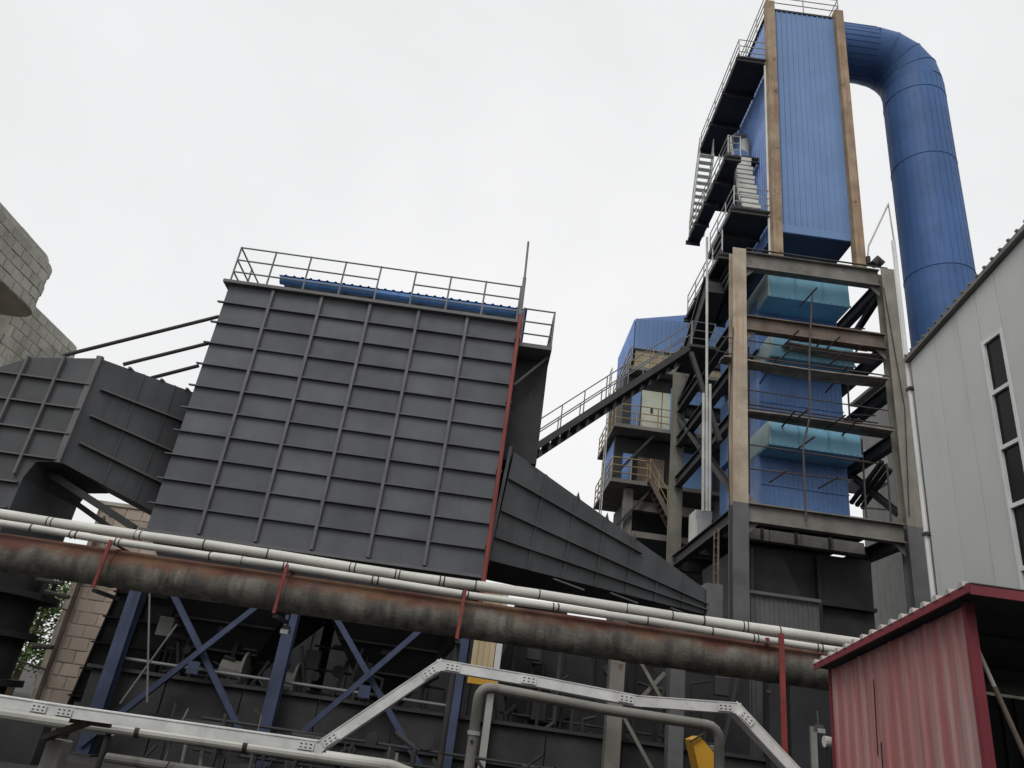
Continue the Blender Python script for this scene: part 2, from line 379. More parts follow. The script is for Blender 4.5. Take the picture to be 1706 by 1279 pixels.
# ================================================================== 2. left inlet duct
def left_duct():
    R = root('inlet_duct', 'dark grey ribbed inlet duct bending into left side of dust collector', 'duct', (-10.5, 18, 0))
    Yf = 17.0
    P = [(-14.5, 3.6), (-10.86, 3.6), (-10.86, 5.45), (-10.72, 5.85), (-10.19, 5.93), (-10.19, 8.66), (-11.9, 8.42), (-12.6, 8.0), (-13.2, 7.2), (-14.5, 6.6)]
    MB().prism([(x, Yf, z) for x, z in P], (0, 2.6, 0)).build('elbow', M_duct, R)
    # oblique run into the collector
    a0, a1 = V(-10.19, 17.02, 5.94), V(-10.19, 17.02, 8.65); b0, b1 = V(-8.2, 18.9, 5.35), V(-8.2, 18.9, 8.75)
    d = V(0, 2.5, 0)
    MB().hexa([a0, b0, b0 + d, a0 + d, a1, b1, b1 + d, a1 + d]).build('oblique_run', M_duct, R)
    # ribs on front
    for x in (-13.6, -12.75, -11.9, -11.05):
        zt = 8.42 if x > -12 else (8.0 if x > -12.7 else 7.0)
        zt = {-13.6: 7.0, -12.75: 7.85, -11.9: 8.42, -11.05: 8.54}[x]; zb = 5.4 if x > -10.9 else (3.7 if x < -10.9 else 5.95)
        MB().box(x - .03, x + .03, Yf - .10, Yf, 5.5 if x == -11.05 else zb, zt + .01).build('rib', M_rib, R)
    for z in (4.1, 4.7, 5.3): MB().box(-14.5, -10.9, Yf - .09, Yf, z, z + .035).build('rib', M_rib, R)
    for z, xr in ((5.95, -10.25), (6.6, -10.2), (7.25, -10.2), (7.9, -10.2)):
        MB().box(-14.5 if z < 6.9 else -12.7 if z > 7.5 else -13.1, xr, Yf - .09, Yf, z, z + .035).build('rib', M_rib, R)
    MB().box(-10.30, -10.16, Yf - .06, Yf + .05, 5.9, 8.70).build('corner_angle', M_rib, R)
    n = (b0 - a0); n = V(n.y, -n.x, 0).normalized()
    for f in (.22, .48, .74):
        p = a0.lerp(a1, f) + (b0 - a0) * .08; q = b0.lerp(b1, f)
        MB().beam(p + n * .05, q + n * .05, .12, .04).build('rib', M_rib, R)
    for f in (.38, .68):
        p = a0.lerp(b0, f) ; q = a1.lerp(b1, f)
        MB().beam(p + n * .012, q + n * .012, .05, .03, n).build('seam', M_duct, R)
    for f in (.25, .55, .8):
        p = a1.lerp(b1, f); MB().box(p.x - .03, p.x + .03, p.y - .05, p.y + 2.4, p.z, p.z + .05).build('fin', M_rib, R)
    # diagonal props below
    MB().ibeam(at(62, 775, 17.6), at(225, 880, 17.6), .16, .16, (0, 1, 0), .02).build('prop', M_dark, R)
    MB().ibeam(at(118, 832, 18.2), at(185, 880, 18.2), .12, .12, (0, 1, 0), .02).build('prop', M_dark, R)
left_duct()
for i, (a, b, wd) in enumerate((((105, 592), (365, 527), 'upper'), ((205, 607), (350, 571), 'middle'), ((250, 630), (331, 609), 'lower'))):
    p = at(*a, 17.4 + .5 * i); q = at(*b, 18.3)
    tag(MB().tube([p, q], .05, 10).build('tie_pipe', M_dark, None, True), 'thin dark pipe running up to dust collector, %s of the three' % wd, 'pipe', 'sloping pipes left of the dust collector')

# ================================================================== 3. right outlet duct
def right_duct():
    R = root('outlet_duct', 'dark grey tapering ribbed duct sloping down from dust collector to boiler tower', 'duct', (3, 20, 0))
    TL, BL, TR, BR = V(.3, 18.3, 8.2), V(.05, 18.3, 5.32), V(6.9, 23.0, 6.25), V(6.85, 23.0, 5.55)
    n = (TR - TL).cross(BL - TL).normalized()
    if n.y > 0: n = -n
    d = V(-.3, 2.6, 0)
    MB().hexa([BL, BR, BR + d * .7, BL + d, TL, TR, TR + d * .7, TL + d]).build('tapered_body', M_duct, R)
    # panels of the front face are marked off by ribs
    for f in (.30, .56, .80):
        e = [.66, 1, 1][(.30, .56, .80).index(f)]
        p = BL.lerp(TL, 1 - f); q = BR.lerp(TR, 1 - f)
        if f == .30: p = BL.lerp(TL, .74); q = p.lerp(BR.lerp(TR, 1.), .62)
        MB().beam(p + n * .04, q + n * .04, .09, .035).build('long_rib', M_duct, R)
    for k in range(1, 7):
        f = k / 7
        p = BL.lerp(BR, f); q = TL.lerp(TR, f)
        MB().beam(p + n * .018, q + n * .018, .045, .036, n).build('cross_rib', M_duct, R)
        if k in (2, 3, 4): MB().prism([q + V(0, 0, 0), q + V(.12, .05, -.06), q + V(.05, .02, .16)], V(0, .03, 0)).build('fin', M_duct, R)
    MB().beam(TL + V(-.1, -.02, .1), BL + V(-.05, -.02, -.1), .08, .16, (0, 1, 0)).build('flange', M_duct, R)
    MB().box(6.8, 7.3, 22.9, 24.6, 4.9, 6.5).build('end_collar', M_cold, R)
    for f in (.25, .5, .8):
        p = BL.lerp(BR, f); MB().beam(p + V(0, .1, -.05), p + V(.9, .7, -.12), .12, .04).build('loose_flashing', M_rib, R)
right_duct()

# ================================================================== 4. block towers
def block_tower(name, label, x0, x1, y0, y1, z0, z1, rad, m, bl, bh, shown, R=None, step=None, group='block masonry towers'):
    """rounded rectangle plan, walls of separate blocks; shown(p, tangent index) says which blocks are built"""
    if R is None: R = root(name, label, 'masonry tower', ((x0 + x1) / 2, (y0 + y1) / 2, 0), group)
    def plan(o):
        pts = []
        for cx, cy, a0 in ((x1 - rad, y1 - rad, 0), (x0 + rad, y1 - rad, 90), (x0 + rad, y0 + rad, 180), (x1 - rad, y0 + rad, 270)):
            for k in range(9):
                a = math.radians(a0 + k * 90 / 8); pts.append(V(cx + (rad - o) * math.cos(a), cy + (rad - o) * math.sin(a), 0))
        return pts
    MB().prism([p + V(0, 0, z0) for p in plan(.012)], (0, 0, z1 - z0)).build('mortar_core', M_mortar, R)
    pts = plan(.06); pts.append(pts[0])
    seg = [(b - a).length for a, b in zip(pts[:-1], pts[1:])]; tot = sum(seg)
    def loc(s):
        s %= tot
        for i, q in enumerate(seg):
            if s <= q: return pts[i].lerp(pts[i + 1], s / q)
            s -= q
        return pts[-1]
    me = shared_box('block_' + m.name, m, .03)
    nc = max(1, round((z1 - z0) / bh)); h = (z1 - z0) / nc; nb = round(tot / bl); ln = tot / nb; cnt = 0
    for c in range(nc):
        for k in range(nb):
            s = (k + .5 * (c % 2)) * ln
            p = loc(s); q = loc(s + ln); mid = (p + q) / 2; t = q - p
            nn = V(t.y, -t.x, 0)
            if not shown(mid, nn.normalized(), z0 + (c + .5) * h): continue
            cnt += 1
            mid = (mid + loc(s + ln / 2)) / 2
            inst(me, 'block', R, (mid.x, mid.y, z0 + (c + .5) * h), (t.length - random.uniform(.03, .055), .15 + random.uniform(-.015, .03), h - random.uniform(.03, .05)), math.atan2(t.y, t.x))
    return R, cnt
RA, c1 = block_tower('block_tower', 'weathered grey block tower with overhanging rounded top at left edge of view', -26, -17.4, 12, 24.65, 13.0, 14.9, 1.0, M_block, .55, .36, lambda p, n, z: p.y > 17.5 and n.x > -.2 and p.x > -20)
_, c2 = block_tower('', '', -26.6, -18.6, 11.6, 23.9, 6.0, 12.95, .9, M_block, .55, .36, lambda p, n, z: p.y > 20.3 and n.x > .1 and p.x > -19.8 and z > 8.3, R=RA)
block_tower('', '', -26.1, -17.55, 12, 24.5, 14.92, 15.18, 1.0, M_block, .55, .26, lambda p, n, z: p.y > 17.5 and n.x > -.2 and p.x > -20, R=RA)
block_tower('', '', -26.3, -17.85, 12, 24.15, 15.2, 15.38, 1.2, M_block, .55, .18, lambda p, n, z: p.y > 17.5 and n.x > -.2 and p.x > -20, R=RA)
block_tower('', '', -26.4, -17.75, 12, 21.2, 15.4, 15.62, .9, M_block, .55, .22, lambda p, n, z: p.y > 17.5 and n.x > -.2 and p.x > -20, R=RA)
RB, c3 = block_tower('block_tower', 'rounded pale block tower behind the overhanging one, above inlet duct', -27, -19.3, 24.8, 31.2, 6.0, 14.5, 1.4, M_block, .62, .42, lambda p, n, z: p.y > 26 and n.x > -.1 and p.x > -22 and z > 9.5)
RC, c4 = block_tower('block_tower', 'low pinkish block tower below inlet duct with rust pipe up its side', -16.0, -11.5, 30, 34, 0, 7.75, .7, M_blockp, .66, .46, lambda p, n, z: n.y < .3 and p.x < -12.2 and p.y < 31.5)
MB().box(-16.05, -11.45, 29.93, 34.05, 7.755, 7.9).build('coping', M_mortar, RC)
print('blocks', c1, c2, c3, c4)
t = root('rust_downpipe', 'thin rust brown pipe climbing the low pinkish block tower', 'pipe', (-15.3, 29.7, 0))
MB().tube([(-15.3, 29.75, 0), (-15.3, 29.75, 7.2)], .09, 8).build('pipe_shaft', M_beamb, t, True)
for z in (1.5, 3.6, 5.7): MB().tube([(-15.3, 29.7, z), (-16.5, 29.7, z + .2)], .04, 6).build('branch', M_beamb, t, True)

# soot dark vessel at left and ribbed casing
R = root('rusty_vessel', 'sooty round vessel with ring flanges below inlet duct', 'vessel', (-11.9, 18.2, 0))
MB().tube([(-11.9, 18.3, 0), (-11.9, 18.3, 3.55)], 1.55, 28).build('shell', M_soot, R, True)
for z, rr in ((1.1, 1.85), (2.1, 1.8), (2.95, 1.95)): MB().tube([(-11.9, 18.3, z), (-11.9, 18.3, z + .14)], rr, 28).build('ring_flange', M_soot, R, True)
for a in range(8):
    th = a * .7; MB().tube([(-11.9 + 1.75 * math.cos(th), 18.3 + 1.75 * math.sin(th), 3.1), (-11.9 + 1.75 * math.cos(th), 18.3 + 1.75 * math.sin(th), 3.55)], .06, 6).build('bolt', M_soot, R)
for i, (a, b) in enumerate((((75, 985), (115, 995)), ((60, 965), (105, 972)), ((55, 1077), (88, 1078)))):
    MB().tube([at(*a, 18.0), at(*b, 18.0)], .05, 6).build('branch_pipe', M_soot, R)

R = root('ribbed_casing', 'black ribbed casing behind the leftmost blue leg', 'casing', (-9, 23.5, 0))
A = [V(-10.75, 22.5, 0), V(-6.6, 22.5, 0), V(-6.6, 25, 0), V(-10.75, 25, 0), V(-10.3, 22.5, 4.9), V(-7.1, 22.5, 4.9), V(-7.1, 25, 4.9), V(-10.3, 25, 4.9)]
MB().hexa(A).build('casing_body', M_low, R)
for i in range(7):
    f = i / 7; p = A[0].lerp(A[4], f); q = A[1].lerp(A[5], f)
    MB().beam(p + V(-.08, -.05, .3), q + V(.08, -.05, .3), .1, .04).build('rib', M_low, R)
for i in range(5):
    f = i / 4; MB().beam(A[0].lerp(A[1], f) + V(0, -.045, 0), A[4].lerp(A[5], f) + V(0, -.045, 0), .05, .09, (0, 1, 0)).build('rib', M_low, R)

# ================================================================== 5. boiler tower
TX0, TX1, TY0, TY1 = 8.27, 14.25, 24.28, 33.0
def frame():
    R = root('boiler_tower_frame', 'tall steel frame with weathered columns around the blue and teal boiler', 'steel frame', (11.2, 28, 0))
    for x, y, m in ((TX0, TY0, M_col), (TX1, TY0, M_colg), (TX0, TY1, M_colg), (TX1, TY1, M_colg)):
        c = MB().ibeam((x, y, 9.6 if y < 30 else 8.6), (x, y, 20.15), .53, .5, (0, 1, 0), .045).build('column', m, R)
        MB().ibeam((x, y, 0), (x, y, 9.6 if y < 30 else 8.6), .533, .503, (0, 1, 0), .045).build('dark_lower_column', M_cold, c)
    bx0, bx1 = TX0 + .285, TX1 - .285
    for z0, z1, m in ((19.35, 20.12, M_beam), (16.5, 17.15, M_beamb), (9.0, 9.68, M_beam)):
        MB().ibeam((bx0, TY0, (z0 + z1) / 2), (bx1, TY0, (z0 + z1) / 2), .34, z1 - z0, (0, 0, 1), .05).build('front_beam', m, R)
        MB().ibeam((bx0, TY1, (z0 + z1) / 2), (bx1, TY1, (z0 + z1) / 2), .34, z1 - z0, (0, 0, 1), .05).build('rear_beam', M_dark, R)
    for x in (TX0, TX1):
        for z in (19.7, 16.8, 15.0, 13.0, 9.3):
            MB().ibeam((x, TY0 + .29, z), (x, TY1 - .29, z), .3, .5, (0, 0, 1), .04).build('side_beam', M_dark, R)
        MB().ibeam((x, TY0 + .3, 10.0), (x, TY1 - .3, 16.3), .22, .22, (1, 0, 0), .03).build('side_brace', M_dark, R)
        MB().ibeam((x, TY1 - .3, 17.2), (x, TY0 + .3, 19.4), .22, .22, (1, 0, 0), .03).build('side_brace', M_dark, R)
    for z in (9.3, 16.8):
        for y in (27, 30): MB().ibeam((TX0 + .2, y, z), (TX1 - .2, y, z), .25, .4, (0, 0, 1), .04).build('cross_beam', M_dark, R)
    # second, paler beam behind and below the lower front beam
    for k in range(4): MB().box(bx0 + k * 1.13, bx0 + 1.1 + k * 1.13, 25.2, 25.5, 8.72, 9.12).build('soffit_board', M_conc, R)
    for x in (9.4, 10.6, 11.8): MB().box(x - .04, x + .04, 25.1, 25.24, 8.76, 9.14).build('stiffener', M_dark, R)
    for z, sg in ((19.35, -1), (16.5, -1), (9.0, -1), (9.68, 1)):
        for x, sx in ((bx0, 1), (bx1, -1)):
            MB().prism([(x, TY0 - .01, z), (x + sx * .42, TY0 - .01, z), (x, TY0 - .01, z + sg * .42)], (0, .025, 0)).build('gusset', M_beam, R)
    for x, y, z0_, z1_ in ((13.2, 25.2, 9.75, 13.1), (13.75, 24.6, 9.7, 12.0), (13.5, 26.5, 13.0, 16.8), (13.6, 29, 9.7, 19.3), (9.0, 25.3, 9.7, 16.4)):
        MB().tube([(x, y, z0_), (x + .05, y, z1_)], .035, 6).build('standpipe', M_pole, R)
    for z in (10.6, 12.4, 14.4, 17.9, 18.4): MB().tube([(13.3, 25.2 + z * .05, z), (14.1, 24.9 + z * .05, z - .05)], .03, 6).build('stub_rail', M_pole, R)
    for k, (a, b, c) in enumerate((((14.0, 24.0, 19.2), (14.3, 23.96, 14), (14.05, 23.97, 9.9)), ((8.0, 23.97, 16.4), (7.8, 23.95, 12), (7.95, 23.97, 4)))):
        MB().tube([a, b, c], .018, 6).build('cable', M_black, R, True)
    # top cable pipe along beam
    MB().tube([(bx0, TY0 - .22, 20.2), (bx1 + .3, TY0 - .22, 20.18)], .035, 8).build('conduit', M_dark, R)
    # deck at 9.7
    for i in range(6): MB().box(TX0 + .4 , TX1 - .4, 24.9 + i * 1.3, 26.15 + i * 1.3, 9.70, 9.74).build('deck_plate', M_dark, R)
    return R
FR = frame()

def scaffold_deck(name, label, z, x0, x1, y0, sag):
    R = root(name, label, 'platform', ((x0 + x1) / 2, y0, z))
    for i in range(3):
        mb = MB(); n = 6; pts = []
        for k in range(n + 1):
            f = k / n; pts.append(V(x0 + (x1 - x0) * f + random.uniform(-.02, .02), y0 + .25 * i, z - sag * math.sin(math.pi * f) + .04 * math.sin(3 * f + i) + .012 * i))
        for a, b in zip(pts[:-1], pts[1:]): mb.beam(a, b, .23, .05)
        mb.build('plank', M_plank, R)
    MB().tube([(x0, y0 - .12, z + .1), (x1, y0 - .12, z + .1)], .03, 8).build('toe_pole', M_pole, R)
    MB().tube([(x0, y0 + .95, z + .75), (x1, y0 + .95, z + .72)], .03, 8).build('guard_pole', M_pole, R)
    MB().tube([(x0, y0 + .15, z + .95), (x1, y0 + .15, z + .9)], .025, 8).build('guard_pole', M_pole, R)
    for f in (.3, .72): MB().tube([(x0 + (x1 - x0) * f, y0 - .55, z + .05), (x0 + (x1 - x0) * f + .1, y0 + 1.6, z - .06)], .035, 8).build('transom', M_pole, R)
    return R
scaffold_deck('scaffold_platform', 'plank scaffold platform across boiler tower, just above blue boiler section', 15.2, 7.7, 13.9, 24.2, .12)
scaffold_deck('scaffold_platform', 'plank scaffold platform across boiler tower, just above lower teal box', 13.1, 8.5, 13.9, 24.2, .0)
scaffold_deck('scaffold_platform', 'short sagging plank platform under the top teal box', 16.35, 10.3, 13.9, 24.5, .12)
R = root('scaffold_pole', 'crooked thin scaffold pole standing before the boiler', 'pole', (11.1, 24.2, 9.7))
MB().tube([at(1343, 868, 24.1), at(1338, 745, 24.1), at(1350, 690, 24.1), at(1348, 600, 24.1), at(1353, 490, 24.1)], .038, 8).build('upright', M_pole, R, True)
for a, b in (((1245, 740), (1450, 770)), ((1245, 780), (1420, 800))):
    MB().tube([at(*a, 24.3), at(*b, 24.3)], .028, 8).build('ledger', M_pole, R)
for x, y in ((1350, 490), (1320, 560), (1388, 570), (1308, 590), (1395, 595), (1335, 690), (1395, 700), (1345, 735), (1300, 790), (1385, 800)):
    p = at(x, y, 23.9); MB().tube([p + V(.05, -.5, 0), p + V(-.05, .9, -.02)], .032, 8).build('coupler_pole', M_pole, R)

def boiler():
    R = root('boiler', 'boiler column of blue casings with protruding teal header boxes inside steel frame', 'boiler', (11.5, 28, 9.75))
    BXa, BXb, By = 9.72, 13.15, 26.25
    for z0, z1 in ((9.75, 12.3), (13.3, 15.6), (16.9, 18.6)):
        c = MB().box(BXa, BXb, By, 31, z0, z1 + .7).build('blue_section', M_bluem, R, bevel=.02)
        MB().box(BXa - .03, BXa + .06, By - .045, 30, z0, z1).build('edge_strip', M_blues, c)
        for k in range(3): MB().corr((BXa + .1 + k * 1.11, By - .004, z0), (1, 0, 0), 1.08, (0, 0, z1 - z0), (0, -1, 0), .18, .018).build('sheet', M_bluem, c)
        MB().box(BXa + .07, BXb, By - .05, By - .03, z0 + (z1 - z0) * .55, z0 + (z1 - z0) * .55 + .06).build('belt', M_bluem, c)
    for z0, z1, xa in ((18.72, 19.95, 9.78), (16.0, 17.0, 9.85), (12.28, 13.25, 9.68)):
        q = [V(xa, 25, z0), V(13.12, 25, z0), V(13.12, By + 3, z0), V(xa, By + 3, z0), V(xa + .02, 25.05, z1), V(13.12, 25.05, z1), V(13.12, By + 3, z1), V(xa + .02, By + 3, z1)]
        b = MB().hexa(q).build('teal_header_box', M_teal, R, bevel=.012)
        MB().box(xa - .015, 13.135, 24.97, 25.04, z0 - .01, z0 + .07).build('bottom_angle', M_teal, b)
        for k in (1, 2): MB().box(xa + k * 1.12 - .02, xa + k * 1.12 + .02, 24.985, 25.06, z0 + .08, z1 - .03).build('seam_cover', M_teal, b)
        MB().box(xa - .02, xa + .05, 24.975, By + 2.9, z0 + .072, z1 + .01).build('side_sheet', M_paleteal, b)
        for k in range(14): MB().box(xa + .12 + k * .24, xa + .15 + k * .24, 24.955, 24.97, z0 + .015, z0 + .045).build('bolt', M_pole, b)
    return R
boiler()

# boiler base hopper, dark
R = root('boiler_base_hopper', 'black sheet hopper casing at the foot of boiler tower', 'hopper', (11.5, 27, 0))
MB().hexa([(9.3, 26.2, 3.5), (13.7, 26.2, 3.5), (13.7, 31, 3.5), (9.3, 31, 3.5), (9.0, 25.9, 8.7), (13.6, 25.9, 8.7), (13.6, 31, 8.7), (9.0, 31, 8.7)]).build('casing', M_dark, R)
MB().prism([(9.2, 25.5, 8.5), (10.2, 25.5, 8.5), (11.2, 25.5, 6.2), (9.2, 25.5, 6.2)], (0, .3, 0)).build('slanting_plate', M_black, R)
MB().box(11.55, 11.67, 25.7, 26.1, 3.6, 8.6).build('rib', M_black, R); MB().box(9.2, 13.6, 25.72, 26.1, 6.9, 7.02).build('rib', M_black, R)
R = root('corrugated_screen', 'grey corrugated sheet screen at the foot of boiler tower', 'screen', (9.9, 24.6, 0))
for i in range(4): MB().corr((8.55 + i * .64, 24.75, 0), (1, 0, 0), .64, (0, 0, 6.72), (0, -1, 0), .16, .025).build('sheet', M_cold, R)
MB().box(8.5, 11.15, 24.62, 24.7, 6.73, 6.83).build('top_angle', M_cold, R)

# upper blue housing
def housing():
    R = root('blue_housing', 'tall blue corrugated housing with rusty brown corner posts above the frame', 'housing', (11.9, 28, 20.2))
    x0, x1, y0, y1, z0, z1 = 10.2, 13.58, 25.05, 31.5, 22.05, 35.75
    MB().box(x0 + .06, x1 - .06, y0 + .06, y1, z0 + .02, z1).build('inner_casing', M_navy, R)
    n = 4; wd = (x1 - x0 - .3) / n
    for i in range(n): MB().corr((x0 + .15 + i * wd, y0, z0 + .45), (1, 0, 0), wd, (0, 0, z1 - z0 - .45), (0, -1, 0), .28, .035).build('front_sheet', M_blue, R)
    MB().box(x0 + .15, x1 - .15, y0 - .03, y0 + .05, z0 + .02, z0 + .44).build('bottom_flashing', M_blue, R)
    n = 6; wd = (y1 - y0 - .1) / n
    for i in range(n): MB().corr((x0, y0 + .05 + i * wd, z0 + .1), (0, 1, 0), wd, (0, 0, z1 - z0 - .1), (-1, 0, 0), .26, .035).build('side_sheet', M_blues, R)
    for x in (x0 - .06, x1 + .02):
        p = MB().ibeam((x, y0 - .12, 20.14), (x, y0 - .12, z1 + .35), .36, .4, (1, 0, 0), .04).build('corner_post', M_brown, R)
        MB().box(x - .2, x + .2, y0 - .33, y0 - .322, 20.2, z1 + .3).build('flange_plate', M_brown, p)
    MB().box(x0 - .1, x1 + .15, y0 - .05, y1, z1 + .01, z1 + .12).build('roof_plate', M_dark, R)
    rr = railing(R, [(x0 - .1, y1 - .3, z1 + .12), (x0 - .1, y0 - .1, z1 + .12), (x1 + .1, y0 - .1, z1 + .12), (x1 + .1, y1 - .3, z1 + .12)], 1.2, M_railw, 1.6, r=.026)
    MB().tube([(x0 - .27, y0 + .06, 20.3), (x0 - .27, y0 + .06, 32.2)], .06, 8).build('white_conduit', M_whitebox, R, True)
housing()

# big blue pipe
def big_pipe():
    R = root('blue_flue_pipe', 'huge blue flue pipe bending down beside the blue housing', 'flue pipe', (17.7, 26.1, 0))
    cx, cy, cz, r = 17.72, 26.1, 34.8, 1.36; rb = 2.1
    def ringed(a, b, nm):
        o = MB().tube([a, b], r, 40, cap=False).build(nm, M_blued, R, True)
        return o
    MB().tube([(13.62, cy, cz), (cx - rb, cy, cz)], r, 40).build('horizontal_run', M_blued, R, True)
    pts = []
    for k in range(5):
        a = math.radians(90 - k * 22.5); pts.append(V(cx - rb + rb * math.cos(a), cy, cz - rb + rb * math.sin(a)))
    e = MB().tube([V(cx - rb - .02, cy, cz)] + pts[1:4] + [V(cx, cy, cz - rb - .02)], r + .004, 40, cap=False).build('mitred_elbow', M_blued, R, True)
    for k in range(1, 4):
        a0 = math.radians(90 - k * 22.5); tn = V(math.sin(a0), 0, -math.cos(a0))
        MB().tube([pts[k] - tn * .03, pts[k] + tn * .03], r * 1.012 + .012, 40).build('mitre_band', M_blued, e, True)
    zs = [cz - rb, cz - rb - .95, 27.6, 21.5, 17.5, 10, 0]
    for a, b in zip(zs[:-1], zs[1:]):
        s = MB().tube([(cx, cy, a), (cx, cy, b)], r, 40, cap=False).build('shell_section', M_blued, R, True)
        MB().tube([(cx, cy, b + .03), (cx, cy, b - .03)], r + .025, 40).build('seam_band', M_blued, s, True)
    # standing seams
    for k in range(30):
        th = 2 * math.pi * k / 30; o = V(math.cos(th), math.sin(th), 0) * (r + .004)
        if math.sin(th) < .45: MB().beam(V(cx, cy, 17) + o, V(cx, cy, cz - rb - .05) + o, .03, .02, o).build('standing_seam', M_blued, R)
        o2 = V(0, math.cos(th), math.sin(th)) * (r + .004)
        if math.cos(th) < .5: MB().beam(V(13.62, cy, cz) + o2, V(cx - rb, cy, cz) + o2, .03, .02, o2).build('standing_seam', M_blued, R)
big_pipe()
R = root('rusty_ladder', 'narrow rust red ladder beside the front left tower column', 'ladder', (7.6, 24.6, 0))
for y in (24.4, 24.85): MB().beam((7.62, y, 3), (7.62, y, 8.7), .05, .06, (0, 1, 0)).build('ladder_rail', M_beamb, R)
for k in range(18): MB().tube([(7.62, 24.4, 3.3 + k * .3), (7.62, 24.85, 3.3 + k * .3)], .02, 6).build('rung', M_red, R)

# side platforms on the housing's left
def walkway(label, x0, x1, y0, y1, z, rails, nb=3):
    R = root('side_walkway', label, 'walkway', ((x0 + x1) / 2, (y0 + y1) / 2, z), 'walkways on the boiler tower')
    MB().box(x0, x1, y0, y1, z - .08, z).build('deck', M_black, R)
    for k in range(nb + 1):
        y = y0 + .08 + (y1 - y0 - .16) * k / nb
        MB().ibeam((x0 - .12, y, z - .19), (x1, y, z - .19), .12, .2, (0, 0, 1), .03).build('bearer', M_dark, R)
    MB().box(x0 - .01, x0 + .04, y0, y1, z + .001, z + .12).build('toe_board', M_dark, R)
    for p in rails: railing(R, [V(*q) + V(0, 0, z) for q in p], 1.15, M_railw, 1.25, r=.024)
    return R
walkway('highest side walkway on blue housing with pale railing', 8.62, 10.13, 25, 31.5, 32.2, [[(10.05, 25.05, 0), (8.66, 25.05, 0), (8.66, 31.4, 0)]])
walkway('long middle side walkway left of blue housing, below white stair', 8.12, 8.75, 25.1, 31.6, 26.0, [[(8.72, 25.14, 0), (8.16, 25.14, 0), (8.16, 31.5, 0)]], 4)
walkway('small landing at the foot of white stair on blue housing', 8.36, 10.13, 25.0, 28.6, 23.05, [[(10.05, 25.06, 0), (8.40, 25.06, 0), (8.40, 28.5, 0)]], 2)
walkway('lowest side walkway at the top of steel frame', 7.74, 9.6, 24.65, 30, 20.3, [[(7.78, 24.7, 0), (7.78, 29.9, 0)]])
def stair(label, p, q, width, axis, n, m, mr, rail=True, name='steel_stair', group=None):
    """straight flight from p to q with separate treads; axis = sideways direction"""
    p = Vector(p); q = Vector(q); ax = Vector(axis)
    R = root(name, label, 'stair', tuple(p), group)
    for s in (0, 1): MB().beam(p + ax * width * s, q + ax * width * s, .05, .24).build('stringer', m, R)
    fwd = V(q.x - p.x, q.y - p.y, 0).normalized()
    for i in range(n):
        c = p.lerp(q, (i + .5) / n)
        a = c - fwd * .13 + V(0, 0, .02); b = c + fwd * .13 + V(0, 0, .02)
        MB().hexa([a, b, b + ax * width, a + ax * width, a + V(0, 0, .04), b + V(0, 0, .04), b + ax * width + V(0, 0, .04), a + ax * width + V(0, 0, .04)]).build('tread', m, R)
    if rail:
        for s in (0, 1):
            mb = MB()
            for h in (.55, 1.1): mb.tube([p + ax * width * s + V(0, 0, h), q + ax * width * s + V(0, 0, h)], .024, 6)
            o = mb.build('handrail', mr, R); k = max(2, round((q - p).length / 1.1))
            key = ('spost', mr.name)
            if key not in SHARED: SHARED[key] = MB().tube([(0, 0, 0), (0, 0, 1.1)], .024, 6).mesh('post', mr)
            for i in range(k + 1): inst(SHARED[key], 'post', o, p.lerp(q, i / k) + ax * width * s)
    return R
def closed_stair(label, p, q, width, ax, n):
    p = Vector(p); q = Vector(q); ax = Vector(ax); R = root('white_stair', label, 'stair', tuple(p)); fwd = V(q.x - p.x, q.y - p.y, 0)
    for i in range(n):
        a = p + fwd * (i / n) + V(.06 * (i % 2), 0, (q.z - p.z) * i / n); d = fwd / n * 1.6; hz = (q.z - p.z) / n
        MB().hexa([a, a + d * 1.25, a + d * 1.25 + ax * width, a + ax * width, a + V(0, 0, hz * .5), a + d * 1.25 + V(0, 0, hz * .5), a + d * 1.25 + ax * width + V(0, 0, hz * .5), a + ax * width + V(0, 0, hz * .5)]).build('step', M_whitebox, R)
    mb = MB(); mb.beam(p + V(-.03, 0, 0), q + V(-.03, 0, 0), .06, .3); mb.build('stringer', M_dark, R)
    mb = MB()
    for h in (.55, 1.05): mb.tube([p + V(-.05, 0, h), q + V(-.05, 0, h)], .024, 6)
    mb.build('handrail', M_railw, R)
closed_stair('white stepped stair between two walkways left of blue housing', (8.8, 25.35, 23.15), (8.8, 26.6, 27.5), .85, (1, 0, 0), 12)
walkway('small upper landing at the head of white stair on blue housing', 8.76, 10.13, 26.65, 30.5, 27.55, [[(8.8, 26.7, 0), (8.8, 30.4, 0)]], 2)
stair('pale open stair behind the walkways at far left of tower', (8.2, 31.6, 26.4), (8.2, 30.0, 30.6), .75, (1, 0, 0), 12, M_whitebox, M_railw)
# nozzles on the left of the housing
R = root('steam_drum', 'pale grey drum with vent pipe on the side of blue housing', 'drum', (9.2, 29.5, 27.6))
MB().tube([(9.4, 27.3, 28.1), (9.4, 30.2, 28.1)], .5, 18).build('drum_shell', M_bluem, R, True)
MB().tube([(9.35, 28.3, 28.3), (9.35, 28.3, 30.1), (9.6, 28.3, 30.4), (10.1, 28.3, 30.4)], .16, 10).build('vent_pipe', M_rail, R, True)
MB().tube([(9.85, 27.8, 28.3), (9.85, 27.8, 29.6)], .24, 12).build('valve_bonnet', M_railw, R, True)

